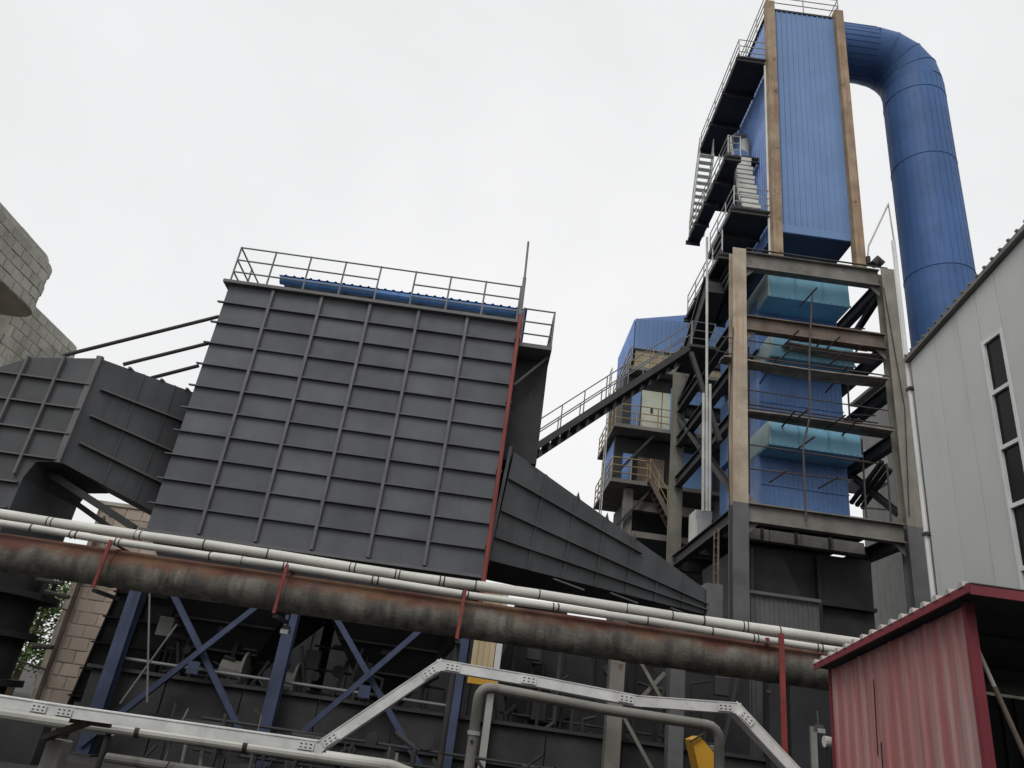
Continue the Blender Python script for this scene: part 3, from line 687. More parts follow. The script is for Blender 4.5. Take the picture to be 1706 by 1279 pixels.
# items on top of frame at right
R = root('vent_pipe', 'bent thin pale pipe with black valve on top of steel frame', 'pipe', (13.9, 24.3, 20.2))
MB().tube([at(1445, 437, 24.3), at(1447, 410, 24.3), at(1480, 340, 24.3), at(1494, 430, 24.3)], .035, 8).build('bent_pipe', M_railw, R, True)
MB().tube([at(1447, 440, 24.3), at(1446, 428, 24.3)], .09, 10).build('valve', M_black, R)
MB().tube([at(1455, 441, 24.3), at(1462, 434, 24.3), at(1470, 441, 24.3)], .16, 10).build('elbow', M_black, R, True)

# conduits and white cabinet at the left of the frame
R = root('white_cabinet', 'white cabinet hung left of boiler tower with tall conduits above', 'cabinet', tuple(at(1175, 885, 31.2)))
a = at(1158, 848, 31.2); b = at(1186, 912, 31.2)
MB().box(a.x, b.x, 31.2, 32.2, b.z, a.z).build('cabinet_box', M_whitebox, R, bevel=.03)
MB().box(a.x + .05, b.x - .05, 31.1, 31.195, b.z + .1, a.z - .5).build('cabinet_door', M_whitebox, R, bevel=.02)
for x, t_ in ((1172, 655), (1178, 395), (1183, 640)):
    p = at(x - 1, 852, 23.9); q = at(x, t_, 23.9); MB().tube([p, q], .05, 8).build('conduit', M_railw, R, True)

# gangway stair
gp, gq = V(.4, 26, 10.55), V(6.95, 26, 16.5)
stair('long steel gangway stair climbing from dust collector to boiler tower', gp, gq, 1.25, (0, 1, 0), 19, M_dark, M_rail, name='gangway_stair')
R = root('stair_landing', 'dark landing joining the gangway stair to boiler tower', 'landing', (7.3, 26.5, 16.4))
MB().box(6.9, 8.0, 25.8, 28.2, 16.38, 16.5).build('deck', M_dark, R); railing(R, [(6.95, 25.9, 16.5), (7.9, 25.9, 16.5)], 1.1, M_rail, 1)
MB().ibeam((6.95, 26, 16.2), (7.9, 25.2, 12.2), .16, .16, (0, 1, 0), .03).build('bracket', M_dark, R)
R = root('sloping_chute', 'dark enclosed chute slanting down the left side of boiler tower', 'chute', (7.6, 28, 14))
MB().beam((7.75, 25.6, 19.2), (7.85, 29.6, 17.4), .7, .8).build('chute_body', M_black, R)
MB().beam((7.35, 25.6, 19.62), (7.45, 29.6, 17.82), .08, .12).build('edge_angle', M_dark, R)

# ================================================================== 6. building behind
def rear_building():
    R = root('rear_kiln_building', 'far plant building with blue cabin, open floors and yellow railings', 'building', (8.5, 38, 0))
    x0, x1, y0, y1 = 5.65, 12.5, 36.0, 41.5
    def sc(p): return p
    # cabin
    zc, zr = 20.55, 24.1
    MB().box(6.6, x1, y0 + .4, y1, zc, 22.2).build('cream_wall', M_bwall, R)
    cab = MB().hexa([(6.5, y0 + .35, 21.75), (x1, y0 + .35, 21.75), (x1, y1, 21.75), (6.5, y1, 21.75), (6.5, y0 + .35, 23.7), (x1, y0 + .35, 25.2), (x1, y1, 25.2), (6.5, y1, 23.7)]).build('blue_cabin', M_blues, R)
    for i in range(5): MB().corr((6.5 + i * 1.0, y0 + .3, 21.75), (1, 0, 0), 1.0, (0, 0, 1.95 + .1 * i), (0, -1, 0), .25, .03).build('cabin_sheet', M_blue, cab)
    for i in range(4): MB().corr((6.45, y0 + .35 + i * 1.25, 21.0), (0, 1, 0), 1.25, (0, 0, 2.7), (-1, 0, 0), .25, .03).build('cabin_side_sheet', M_blues, cab)
    MB().box(9.3, 10.0, y0 + .25, y0 + .38, 20.6, 21.5).build('blue_box', M_blue, R)
    for z, xl, m in ((20.5, x0 + .6, M_raily), (17.0, x0, M_raily), (13.95, x0, M_raily)):
        s = MB().box(xl, x1, y0, y1, z - .2, z).build('floor_slab', M_beam, R)
        xe = x1 if z != 13.95 else 7.7
        railing(s, [(xl + .05, y1, z), (xl + .05, y0 + .05, z), (xe, y0 + .05, z)], 1.15, m, 1.2, r=.028)
    MB().box(x0 + .3, x1, y0 + 1.2, y1, 14.0, 16.7).build('recess_wall', M_dark, R)
    MB().box(x0 + .5, x1, y0 + .75, y1, 17.0, 20.25).build('recess_wall', M_dark, R)
    MB().box(x0 + 1.2, x1, y0 + 2.5, y1, 5, 13.6).build('recess_wall', M_black, R)
    for x in (7.15, 8.3):
        d = MB().box(x, x + 1.1, y0 + .6, y0 + .7, 17.0, 19.4).build('door', M_door, R)
        MB().box(x + .5, x + .62, y0 + .55, y0 + .599, 18.1, 18.4).build('handle', M_black, d)
    MB().box(6.6, 7.05, y0 + .4, y0 + .7, 17.0, 19.2).build('blue_locker', M_blue, R)
    MB().box(9.9, 12.3, y0 + .5, y0 + .7, 17.0, 18.7).build('blue_panel', M_blues, R)
    MB().box(9.6, 11.2, y0 + 1.0, y0 + 1.3, 13.95, 16.2).build('blue_panel', M_blue, R)
    for k in range(3): MB().corr((8.7 + k * 1.0, y0 + .45, 20.55 - 3.5 + .02), (1, 0, 0), .98, (0, 0, 2.6), (0, -1, 0), .2, .03).build('blue_sheet', M_blue, R)
    for k in range(2): MB().corr((x0 + .28, y0 + 1.4 + k * 1.2, 14.0), (0, 1, 0), 1.18, (0, 0, 2.5), (-1, 0, 0), .2, .03).build('side_sheet', M_blues, R)
    MB().box(6.4, 6.9, y0 + .9, y0 + 1.3, 13.95, 15.7).build('blue_locker', M_blues, R)
    MB().box(7.2, 8.6, y0 + .9, y0 + 1.15, 13.95, 15.6).build('rust_door', M_beamb, R)
    for x in (6.75, 11.5):
        MB().box(x - .22, x + .22, y0 + .5, y0 + .95, 0, 13.66).build('column', M_beam, R)
    MB().box(6.5, 11.5, y0 + .6, y0 + .9, 12.6, 13.1).build('beam', M_beam, R); MB().box(6.9, 11.3, y0 + .6, y0 + .9, 11.2, 11.5).build('beam', M_beam, R)
    # vertical ladder cage on left
    lad = MB()
    for z in range(0, 26): lad.tube([(x0 - .25, y0 + .6, 8 + z * .5), (x0 - .25, y0 + 1.2, 8 + z * .5)], .02, 5)
    for y in (.6, 1.2): lad.tube([(x0 - .25, y0 + y, 8), (x0 - .25, y0 + y, 20.5)], .03, 6)
    lad.build('ladder', M_railw, R)
    for z in (14.0, 17.0): MB().beam((x0 + .1, y0 + .3, z - 3.0), (x0 + 2.2, y0 + .3, z - .3), .12, .16, (0, 1, 0)).build('prop', M_dark, R)
rear_building()
stair('short yellow stair on the lower floor of far plant building', (9.0, 35.6, 11.6), (7.6, 35.6, 14.0), .8, (0, 1, 0), 9, M_beamb, M_raily, name='rear_stair')

# ================================================================== 7. white building at right
def white_building():
    R = root('white_building', 'tall white panel clad building with strip window on right', 'building', (13, 14, 0))
    X = 11.0; yf = 17.9; yn = 2.0
    def top(y): return 12.36 + (yf - y) * .155
    cx = 16.0
    MB().hexa([(X + .06, yn, 0), (cx, yn, 0), (cx, yf - .03, 0), (X + .06, yf - .03, 0), (X + .06, yn, top(yn) - .05), (cx, yn, top(yn) - .05), (cx, yf - .03, top(yf) - .05), (X + .06, yf - .03, top(yf) - .05)]).build('core', M_conc, R)
    wy0, wy1, wz0, wz1 = 14.26, 14.92, 4.6, 11.32
    ys = [yn, 3.1, 4.3, 5.5, 6.7, 7.9, 9.1, 10.3, 11.5, 12.7, wy0 - .04, wy1 + .04, 15.75, 16.75, yf]
    for a, b in zip(ys[:-1], ys[1:]):
        def sheet(z0a, z1a, z1b):
            MB().hexa([(X, a + .006, z0a), (X + .05, a + .006, z0a), (X + .05, b - .006, z0a), (X, b - .006, z0a), (X, a + .006, z1a), (X + .05, a + .006, z1a), (X + .05, b - .006, z1b), (X, b - .006, z1b)]).build('wall_panel', M_cwall, R)
        if a == wy0 - .04:
            sheet(wz1 + .04, top(a) - .02, top(b) - .02); sheet(0, wz0 - .04, wz0 - .04)
        else: sheet(0, top(a) - .02, top(b) - .02)
    # roof trim with ribs
    tr = MB().hexa([(X - .14, yn, top(yn)), (X + .3, yn, top(yn)), (X + .3, yf + .1, top(yf + .1)), (X - .14, yf + .1, top(yf + .1)), (X - .14, yn, top(yn) + .12), (X + .3, yn, top(yn) + .12), (X + .3, yf + .1, top(yf + .1) + .12), (X - .14, yf + .1, top(yf + .1) + .12)]).build('roof_trim', M_edge, R)
    y = yf
    while y > 8:
        MB().box(X - .17, X + .4, y - .05, y + .02, top(y) + .12, top(y) + .17).build('roof_rib', M_edge, tr); y -= .3
    # window
    W = root_child('strip_window', R)
    MB().box(X + .05, X + .058, wy0, wy1, wz0, wz1).build('glass_backing', M_glass, W)
    pz = [wz1 - i * 1.34 for i in range(6)]
    for a, b in zip(pz[:-1], pz[1:]): MB().box(X + .035, X + .045, wy0 + .04, wy1 - .04, b + .05, a - .05).build('pane', M_glass, W)
    for z in pz: MB().box(X - .03, X + .034, wy0 - .03, wy1 + .03, z - .045, z + .045).build('mullion', M_wframe, W)
    for y in (wy0, wy1): MB().box(X - .04, X + .034, y - .035, y + .035, wz0 - .05, wz1 + .05).build('frame_side', M_wframe, W)
    MB().box(X - .1, X, wy0 - .05, 16.3, 5.0, 5.06).build('ledge', M_edge, R)
def root_child(name, parent):
    o = bpy.data.objects.new(name, None); COL.objects.link(o); o.parent = parent; BASE[o.name] = base(parent); return o
white_building()
R = root('downpipe', 'white downpipe at the far corner of white building', 'downpipe', (11.1, 18.05, 0))
MB().tube([(10.98, 18.05, 0), (10.98, 18.05, 16.6)], .06, 10).build('pipe_shaft', M_wframe, R, True)
for z in (4.6, 7.4, 11.5): MB().box(10.9, 11.06, 17.93, 18.13, z, z + .08).build('pipe_clip', M_dark, R)
MB().tube([(10.98, 18.1, 12.7), (12.2, 18.3, 12.75)], .05, 8).build('stay', M_dark, R)

R = root('far_panel_building', 'pale grey panel building seen between the boiler tower columns', 'building', (22, 33, 0))
MB().hexa([(19.44, 28, 0), (24, 28, 0), (24, 37.4, 0), (19.44, 37.4, 0), (19.44, 28, 20.6), (24, 28, 22), (24, 37.4, 22), (19.44, 37.4, 20.4)]).build('core', M_cwall2, R)
for i in range(9): MB().box(19.38, 19.435, 28.02 + i * 1.04, 29.04 + i * 1.04, 0, 20.3).build('wall_panel', M_cwall2, R)
MB().box(19.2, 19.7, 27.9, 37.5, 20.62, 20.8).build('roof_trim', M_edge, R)
a = at(1432, 760, 30); b = at(1475, 790, 30)
R = root('white_tank', 'white box tank with timber bearer right of boiler', 'tank', (15.3, 31, 10))
MB().box(a.x, b.x + .5, 30.5, 32.5, b.z - .2, a.z + .6).build('tank_box', M_whitebox, R, bevel=.05)
for k in range(3): MB().beam(at(1418 + 9 * k, 838 + 4 * k, 27.5), at(1470 + 7 * k, 768 + 7 * k, 25.5), .13, .14).build('bearer', M_soot, R)

# ================================================================== 8. pipe rack in front
RY = 12.0
R = root('rusty_main_pipe', 'thick rusty main pipe spanning the whole view', 'pipe', (0, RY, 3.06))
xs = [-14, -8.9, -5.72, -3.02, -.27, 2.3, 4.58, 9.5]
for i, (a, b) in enumerate(zip(xs[:-1], xs[1:])):
    s = MB().tube([(a, RY, 3.085 - .004 * a), (b, RY, 3.085 - .004 * b)], .285 + .002 * (i % 2), 32).build('pipe_length', M_rusty, R, True)
    MB().tube([(b - .03, RY, 3.085 - .004 * b), (b + .03, RY, 3.085 - .004 * b)], .295, 32).build('weld_ring', M_rusty, s, True)
def white_pipe(label, y, z, r, sl):
    R = root('white_pipe', label, 'pipe', (0, y, z), 'white insulated pipes')
    x = -13.; zz = lambda q: z + q * sl + .012 * math.sin(q * 1.3 + r * 90)
    while x < 9:
        ln = random.choice((.7, 1.0, 1.4, .5)); b = min(9.2, x + ln)
        s = MB().tube([(x, y, zz(x)), (b, y, zz(b))], r + random.uniform(-.003, .004), 20).build('cladding_length', M_wpipe, R, True)
        for k in range(random.choice((1, 2, 2))): MB().tube([(b - .02 - k * .07, y, zz(b)), (b - .038 - k * .07, y + random.uniform(-.004, .004), zz(b))], r + .007, 20).build('strap', M_band, s, True)
        x = b
white_pipe('thicker white insulated pipe, upper of the pair above rusty main pipe', RY - .15, 3.585, .074, -.0105)
white_pipe('thinner white insulated pipe, lower of the pair above rusty main pipe', RY - .30, 3.415, .056, -.0105)
for i, (x, lbl) in enumerate(((-5.72, 'leftmost red pipe hanger on rusty main pipe'), (-3.01, 'red pipe hanger above the pole lamp'), (-.27, 'red pipe hanger in front of cream cladding'))):
    R = root('pipe_hanger', lbl, 'pipe hanger', (x, RY, 2.7), 'red pipe hangers')
    for s in (-1,): MB().beam((x - .02, RY - .43, 2.74), (x, RY - .43, 3.46), .048, .03, (0, 1, 0)).build('strap', M_red, R)
    MB().beam((x, RY - .2, 3.43), (x, RY + .36, 3.42), .06, .02).build('top_bar', M_red, R)
    MB().beam((x, RY + .36, 2.82), (x, RY + .34, 3.42), .07, .03, (0, 1, 0)).build('strap', M_red, R)
    MB().beam((x, RY - .4, 2.71), (x, RY + .4, 2.71), .07, .05).build('saddle', M_dark, R)
    if i == 2: MB().tube([(x, RY, 0), (x, RY, 2.69)], .045, 10).build('post', M_dark, R, True)
R = root('red_post', 'red angle post with arm beside the red shed', 'post', (4.59, RY, 0))
MB().beam((4.6, RY - .45, 0), (4.58, RY - .45, 3.46), .08, .03, (0, 1, 0)).build('post_shaft', M_red, R)
MB().beam((4.40, RY - .37, 3.36), (4.6, RY + .3, 3.41), .06, .05).build('arm', M_red, R); MB().beam((4.40, RY - .38, 2.62), (4.66, RY + .3, 2.66), .06, .05).build('arm', M_dark, R)

# cable tray
def cable_tray():
    R = root('cable_tray', 'galvanised cable tray zigzagging across the lower view', 'cable tray', (0, 10.5, 1.2))
    P = [V(-7.5, 10.5, 1.16), V(-5.1, 10.5, 1.13), V(-1.75, 10.5, 1.13), V(-.42, 10.5, 2.27), V(.91, 10.5, 2.235), V(2.2, 10.5, 2.17), V(3.5, 10.5, 2.25), V(4.75, 10.5, 1.18)]
    wd, hh = .28, .128
    for ti, (a, b) in enumerate(zip(P[:-1], P[1:])):
        d = (b - a).normalized(); u = V(-d.z, 0, d.x)
        s = MB()
        for y in (-wd / 2, wd / 2): s.beam(a + V(0, y, 0) - d * .055, b + V(0, y, 0) + d * .055, .012 + .0006 * ti, hh, (0, 0, 1))
        s.beam(a - u * hh * .48, b - u * hh * .48, wd - .015, .01)
        s.beam(a + u * hh * .5, b + u * hh * .5, wd + .03, .012)
        o = s.build('tray_section', M_galv, R)
        for e, sg in ((a, 1), (b, -1)):
            if sg > 0 and ti in (4, 5): continue
            c = e + d * .16 * sg + V(0, -wd / 2 - .022, 0)
            pl = MB().beam(c - d * .10, c + d * .10, .006, hh * .72).build('splice_plate', M_galv, o)
            for k in (-.06, 0, .06):
                for h in (-.02, .02):
                    q = c + d * k + u * h + V(0, -.005, 0)
                    MB().beam(q - d * .013, q + d * .013, .006, .010).build('bolt_slot', M_black, R)
cable_tray()
# frame post for tray at left end: concrete post with rusty bracket
R = root('concrete_post', 'concrete post with rusty bracket under the cable tray at left', 'post', (-5.05, 10.9, 0))
MB().box(-5.25, -5.02, 10.8, 11.05, 0, .78).build('post_shaft', M_conc, R, bevel=.02)
MB().beam((-5.3, 10.85, .78), (-4.7, 10.6, 1.05), .14, .06).build('bracket', M_beamb, R)
MB().beam((-4.95, 10.62, 1.03), (-4.45, 10.62, 1.03), .1, .05).build('saddle', M_beamb, R)
R = root('grey_pipe', 'pale horizontal pipe just below the cable tray at left', 'pipe', (-2.5, 11.2, 1))
MB().tube([(-5.05, 11.2, .99), (-4.3, 11.2, .99)], .085, 14).build('pipe_length', M_wpipe, R, True); MB().tube([(-4.3, 11.2, .99), (-.9, 11.2, .985), (-.5, 11.2, .9)], .08, 14).build('pipe_length', M_wpipe, R, True)
for x in (-4.3, -2.85): MB().tube([(x - .03, 11.2, .99), (x + .03, 11.2, .99)], .09, 14).build('collar', M_band, R, True)
for x in (-4.7, -1.6): MB().tube([(x, 11.25, 0), (x, 11.25, .95)], .04, 8).build('stand', M_dark, R)
R = root('long_grey_pipe', 'dull pale pipe low at far left behind the concrete post', 'pipe', (-8, 12.4, .8))
MB().tube([(-12, 12.6, .95), (-5.2, 12.6, .9)], .11, 14).build('pipe_length', M_wpipe, R, True)
R = root('portal_pipe', 'grey pipe forming a portal below the cable tray', 'pipe', (1.8, 11, 0))
pts = [V(.14, 11, 0), V(.14, 11, 1.95)]
for k in range(1, 5): a_ = math.radians(180 - k * 22.5); pts.append(V(.14 + .16 + .16 * math.cos(a_), 11, 1.95 + .16 * math.sin(a_)))
pts += [V(1.8, 11, 2.04), V(3.3, 11, 2.02)]
for k in range(1, 5): a_ = math.radians(90 - k * 22.5); pts.append(V(3.3 + .17 * math.cos(a_), 11, 1.85 + .17 * math.sin(a_)))
pts += [V(3.47, 11, 0)]
MB().tube(pts, .07, 16).build('pipe_run', mat('dull_grey_pipe', (.22, .215, .195), .6, vary=.2, spot=((.15, .14, .11), .42, 3), streak=((.2, .19, .16), .4, 6)), R, True)
for z in (.8, 1.5): MB().tube([(.14, 11, z), (.14, 11, z + .05)], .086, 16).build('joint_ring', M_wpipe, R, True)
MB().tube([(.13, 10.91, 1.42), (.13, 10.925, 1.42)], .02, 8).build('stub', M_black, R)

# pole lamp and wall lamp
for (x, y, Y, lb, pl) in ((475, 1052, 12.2, 'small floodlight with bright lens on pole under rusty pipe', 1), (1366, 1217, 13, 'small black wall lamp left of red shed', 0)):
    p = at(x, y, Y); R = root('floodlight', lb, 'lamp', tuple(p))
    MB().hexa([p + V(-.07, -.05, -.02), p + V(.07, -.05, -.02), p + V(.07, .09, -.02), p + V(-.07, .09, -.02), p + V(-.05, -.02, .09), p + V(.05, -.02, .09), p + V(.05, .07, .09), p + V(-.05, .07, .09)]).build('housing', M_lamp, R)
    MB().box(p.x - .06, p.x + .06, p.y - .065, p.y - .052, p.z - .035, p.z + .03).build('lens', M_lens, R)
    MB().tube([p + V(0, .05, .08), p + V(0, .07, .3)], .015, 6).build('stem', M_lamp, R)

# ================================================================== 9. red shed
def shed():
    R = root('red_shed', 'red corrugated metal shed with overhanging roof in right foreground', 'shed', (6.5, 9, 0))
    X = 5.0; ya, yb = 7.68, 10.8
    def zt(y): return 3.38 - (y - ya) * .137
    n = 4; wdt = (yb - ya) / n
    for i in range(n):
        y = ya + i * wdt
        MB().corr((X, y, 0), (0, 1, 0), wdt - .004, (0, 0, zt(y + wdt) - .0), (-1, 0, 0), .26, .03).build('wall_sheet', M_shed, R)
        # slanting head of the sheet
        MB().prism([(X - .002, y, zt(y + wdt)), (X - .002, y + wdt - .004, zt(y + wdt)), (X - .002, y, zt(y))], (.012, 0, 0)).build('head_piece', M_shed, R)
    MB().box(X - .04, X + .06, ya - .06, ya, 0, zt(ya) + .02).build('corner_trim', M_shedpost, R)
    MB().box(X - .04, X + .02, yb, yb + .05, 0, zt(yb)).build('corner_trim', M_shedpost, R)
    # back wall and inner post
    MB().corr((X, yb, 0), (1, 0, 0), 5, (0, 0, zt(yb) - .05), (0, -1, 0), .2, .03).build('back_wall', M_dark, R)
    # roof
    y0, y1 = ya - .35, yb + .2; x0, x1 = X - .16, 10.4
    def rp(x, y, h): return V(x, y, zt(y) + .06 + h)
    r_ = MB().hexa([rp(x0, y0, 0), rp(x1, y0, 0), rp(x1, y1, 0), rp(x0, y1, 0), rp(x0, y0, .02), rp(x1, y0, .02), rp(x1, y1, .02), rp(x0, y1, .02)]).build('roof_sheet', M_shedtrim, R)
    MB().hexa([rp(x0 + .01, y0 + .01, -.02), rp(x1, y0 + .01, -.02), rp(x1, y1, -.02), rp(x0 + .01, y1, -.02), rp(x0 + .01, y0 + .01, -.004), rp(x1, y0 + .01, -.004), rp(x1, y1, -.004), rp(x0 + .01, y1, -.004)]).build('soffit_sheet', M_dark, R)
    y = y0 + .05
    while y < y1:
        MB().prism([rp(x0 - .03, y, .021), rp(x0 - .03, y + .1, .021), rp(x0 - .03, y + .075, .078), rp(x0 - .03, y + .025, .078)], (x1 - x0, 0, 0)).build('roof_rib', M_ribend, r_); y += .235
    MB().hexa([rp(x0 - .02, y0, -.055), rp(x0, y0, -.055), rp(x0, y1, -.055), rp(x0 - .02, y1, -.055), rp(x0 - .02, y0, .03), rp(x0, y0, .03), rp(x0, y1, .03), rp(x0 - .02, y1, .03)]).build('side_fascia', M_shedtrim, r_)
    MB().hexa([rp(x0, y0 - .02, -.075), rp(x1, y0 - .02, -.075), rp(x1, y0 - .001, -.075), rp(x0, y0 - .001, -.075), rp(x0, y0 - .02, .03), rp(x1, y0 - .02, .03), rp(x1, y0 - .001, .03), rp(x0, y0 - .001, .03)]).build('front_fascia', M_shedtrim, r_)
    MB().hexa([rp(x0, y0 - .03, .031), rp(x1, y0 - .03, .031), rp(x1, y0 + .1, .05), rp(x0, y0 + .1, .05), rp(x0, y0 - .03, .04), rp(x1, y0 - .03, .04), rp(x1, y0 + .1, .06), rp(x0, y0 + .1, .06)]).build('ridge_strip', M_edge, r_)
    for y in (8.6, 9.8): MB().beam((X + .1, y, zt(y) - .03), (x1, y, zt(y) - .03), .06, .1).build('purlin', M_dark, R)
    p, q = at(1608, 1035, 7.8), at(1655, 1130, 7.8); e = at(1735, 1320, 7.8)
    m_ = p.lerp(e, .40)
    MB().tube([p, m_], .022, 8).build('pale_brace', M_railw, R); MB().tube([m_, e], .026, 8).build('rusty_brace', M_beamb, R)
    for yy, za, zb in ((9.65, 1.9, 2.75), (9.58, .9, 2.05)): MB().beam((X - .034, yy, za), (X - .034, yy - .03, zb), .006, .012, (1, 0, 0)).build('slit', M_black, R)
shed()
R = root('white_drum', 'small white bottle shaped fitting with cables left of red shed', 'fitting', tuple(at(1378, 1240, 11.2)))
p = at(1380, 1236, 11.2)
MB().tube([p + V(-.06, 0, 0), p + V(.05, 0, 0), p + V(.1, 0, 0)], [.075, .07, .03], 14).build('fitting_body', M_whitebox, R, True)
MB().tube([p + V(-.02, 0, -.06), p + V(-.06, 0, -.3), p + V(-.03, .02, -1.0)], .012, 6).build('cable', M_black, R, True); MB().tube([p + V(.07, 0, -.06), p + V(.02, 0, -.2), p + V(.06, .02, -1.0)], .012, 6).build('cable', M_black, R, True)

# ================================================================== 10. low level: deck wall, equipment, cladding, far trees
R = root('low_deck_wall', 'dark grey low plated wall running behind the cable tray', 'wall', (-1, 18.8, 0))
for i in range(9):
    x = -8.6 + i * 1.75
    MB().box(x, x + 1.72, 18.6 + .01 * (i % 2), 18.7, 0, 1.72).build('plate', M_low, R)
MB().box(-8.7, 7.2, 18.5, 18.8, 1.725, 1.80).build('cap_rail', M_low, R); MB().box(-8.7, 7.2, 18.52, 18.59, .9, .98).build('rail', M_low, R)
MB().tube([(-8.0, 18.45, 2.0), (-.3, 18.45, 1.95)], .035, 8).build('handrail', M_rail, R, True)
for i, (px, py, sc_) in enumerate(((400, 1115, 1.0), (485, 1135, 1.05))):
    p = at(px, py, 19.6); R = root('valve_motor', ('grey motor with discs on the deck between the first two blue legs', 'grey motor with discs on the deck behind the second blue leg')[i], 'motor', tuple(p), 'motors under the dust collector')
    MB().tube([p + V(-.45, 0, 0), p + V(.1, 0, -.05)], .22 * sc_, 16).build('motor_body', M_conc, R, True)
    MB().tube([p + V(.1, 0, 0), p + V(.16, 0, 0)], .42 * sc_, 20).build('disc', M_conc, R, True)
    MB().box(p.x - .5, p.x + .3, 19.4, 19.9, 1.0, p.z - .25).build('pedestal', M_dark, R)
R = root('screw_conveyor', 'dark screw conveyor trough under the dust collector hoppers', 'conveyor', (-4.2, 20.5, 1))
MB().tube([(-8.3, 20.55, 1.0), (.6, 20.55, 1.0)], .32, 18).build('trough', M_soot, R, True)
for x in (-6.1, -4.1, -2.1): MB().tube([(x - .03, 20.55, 1.0), (x + .03, 20.55, 1.0)], .4, 18).build('flange', M_soot, R, True)
R = root('cream_cladding', 'cream corrugated sheet pillar with orange foot behind rusty main pipe', 'cladding', (.35, 18.9, 2.5))
p0 = at(790, 1132, 18.3); 
MB().corr((-.05, 18.15, 2.62), (1, 0, 0), .52, (0, 0, 2.12), (0, -1, 0), .13, .03).build('corrugated_sheet', M_cream, R)
MB().box(.48, .62, 18.12, 18.3, 2.5, 4.7).build('edge_trim', M_whitewall, R); MB().box(-.07, .6, 18.1, 18.17, 2.48, 2.64).build('orange_foot', M_orange, R)
MB().box(-.05, .6, 18.2, 18.6, 2.5, 4.7).build('core', M_dark, R)
R = root('slim_column', 'slim pale column beside the portal pipe', 'column', (.55, 18.3, 0))
MB().box(.42, .58, 18.32, 18.48, 0, 2.45).build('column_shaft', M_cwall2, R)
for x, lb in ((3.32, 'grey square post rising behind the portal pipe'), (4.72, 'dark square post right of the grey one behind portal pipe')):
    R = root('steel_post', lb, 'post', (x, 18.2, 0), 'posts below the outlet duct'); MB().box(x - .17, x + .17, 18.05, 18.4, 0, 4.4).build('post_shaft', M_beam if x < 4 else M_cold, R)
    MB().box(x - .24, x + .24, 17.98, 18.46, 4.4, 4.45).build('cap_plate', M_dark, R); 
R = root('cross_brace', 'thin steel bracing between the two posts under outlet duct', 'bracing', (4, 18.3, 2))
MB().beam((3.5, 18.3, 4.0), (4.5, 18.3, 2.6), .08, .08, (0, 1, 0)).build('brace', M_beam, R); MB().beam((4.5, 18.4, 3.3), (3.9, 18.4, 2.6), .08, .08, (0, 1, 0)).build('brace', M_beam, R); MB().beam((3.5, 18.3, 2.4), (4.55, 18.3, 2.35), .08, .08).build('tie', M_beam, R); MB().beam((3.5, 18.25, 2.3), (4.5, 18.25, .9), .08, .1, (0, 1, 0)).build('brace', M_beam, R)
R = root('fan_casing', 'dark fan casing under the outlet duct', 'fan', (1.9, 20.5, 0))
MB().tube([(1.9, 20.2, 3.1), (1.9, 21.2, 3.1)], 1.2, 26).build('scroll', M_black, R, True); MB().box(.9, 2.3, 20.27, 21.13, 3.3, 4.7).build('outlet_box', M_black, R); MB().box(1.2, 2.6, 20.3, 21.1, 0, 2.2).build('plinth', M_black, R)
R = root('yellow_chute', 'yellow steel plate chute at the bottom right', 'chute', tuple(at(1172, 1250, 15)))
pts = [at(1153, 1232, 15), at(1166, 1226, 15), at(1190, 1255, 15), at(1192, 1340, 15), at(1178, 1340, 15)]
MB().prism(pts, (0, .5, 0)).build('chute_plate', M_orange, R)
MB().tube([at(1150, 1236, 14.95), at(1172, 1222, 14.95)], .02, 6).build('rim_rod', M_soot, R)
# dark annex between duct and shed with doorway
R = root('dark_annex', 'dark steel annex with doorway left of red shed', 'annex', (9, 21.5, 0))
MB().box(5.4, 7.3, 20.6, 23.5, 0, 4.6).build('left_bay', M_black, R); MB().box(8.9, 12, 21.5, 24, 0, 4.2).build('back_bay', M_black, R)
MB().box(7.35, 7.75, 18.1, 18.5, 0, 3.5).build('door_post', M_black, R); MB().box(8.5, 8.85, 18.1, 18.5, 0, 3.5).build('door_post', M_cold, R); MB().box(7.3, 8.9, 18.05, 18.55, 3.5, 3.75).build('lintel', M_cold, R)
MB().box(8.0, 8.16, 18.6, 18.7, 0, 2.6).build('pale_jamb', M_cwall2, R); MB().box(6.9, 7.2, 18.2, 18.5, 0, 4.2).build('dark_column', M_black, R)
MB().box(6.9, 10.5, 18.15, 18.45, 3.8, 4.2).build('header_beam', M_black, R)
R = root('back_wall_panel', 'pale grey wall strip between annex and red shed', 'wall', (9.3, 19.2, 0)); 
for i in range(3): MB().box(8.95 + i * .7, 9.63 + i * .7, 19.2, 19.3, 0, 2.9).build('wall_panel', M_cwall2, R)
# rear dark plant building under the duct level
R = root('dark_plant_building', 'long dark plant building behind the dust collector legs', 'building', (-2, 33, 0))
MB().box(-10.8, 12.2, 34, 38, 0, 6.1).build('wall', M_black, R)
for i in range(13): MB().box(-10.6 + i * 1.75, -10.5 + i * 1.75, 33.9, 33.995, 0, 6.1).build('pilaster', M_black, R)
MB().box(-11, 12.4, 33.8, 38.2, 6.11, 6.3).build('roof', M_black, R)
for i, x in enumerate((1.9, 2.9)):
    pass

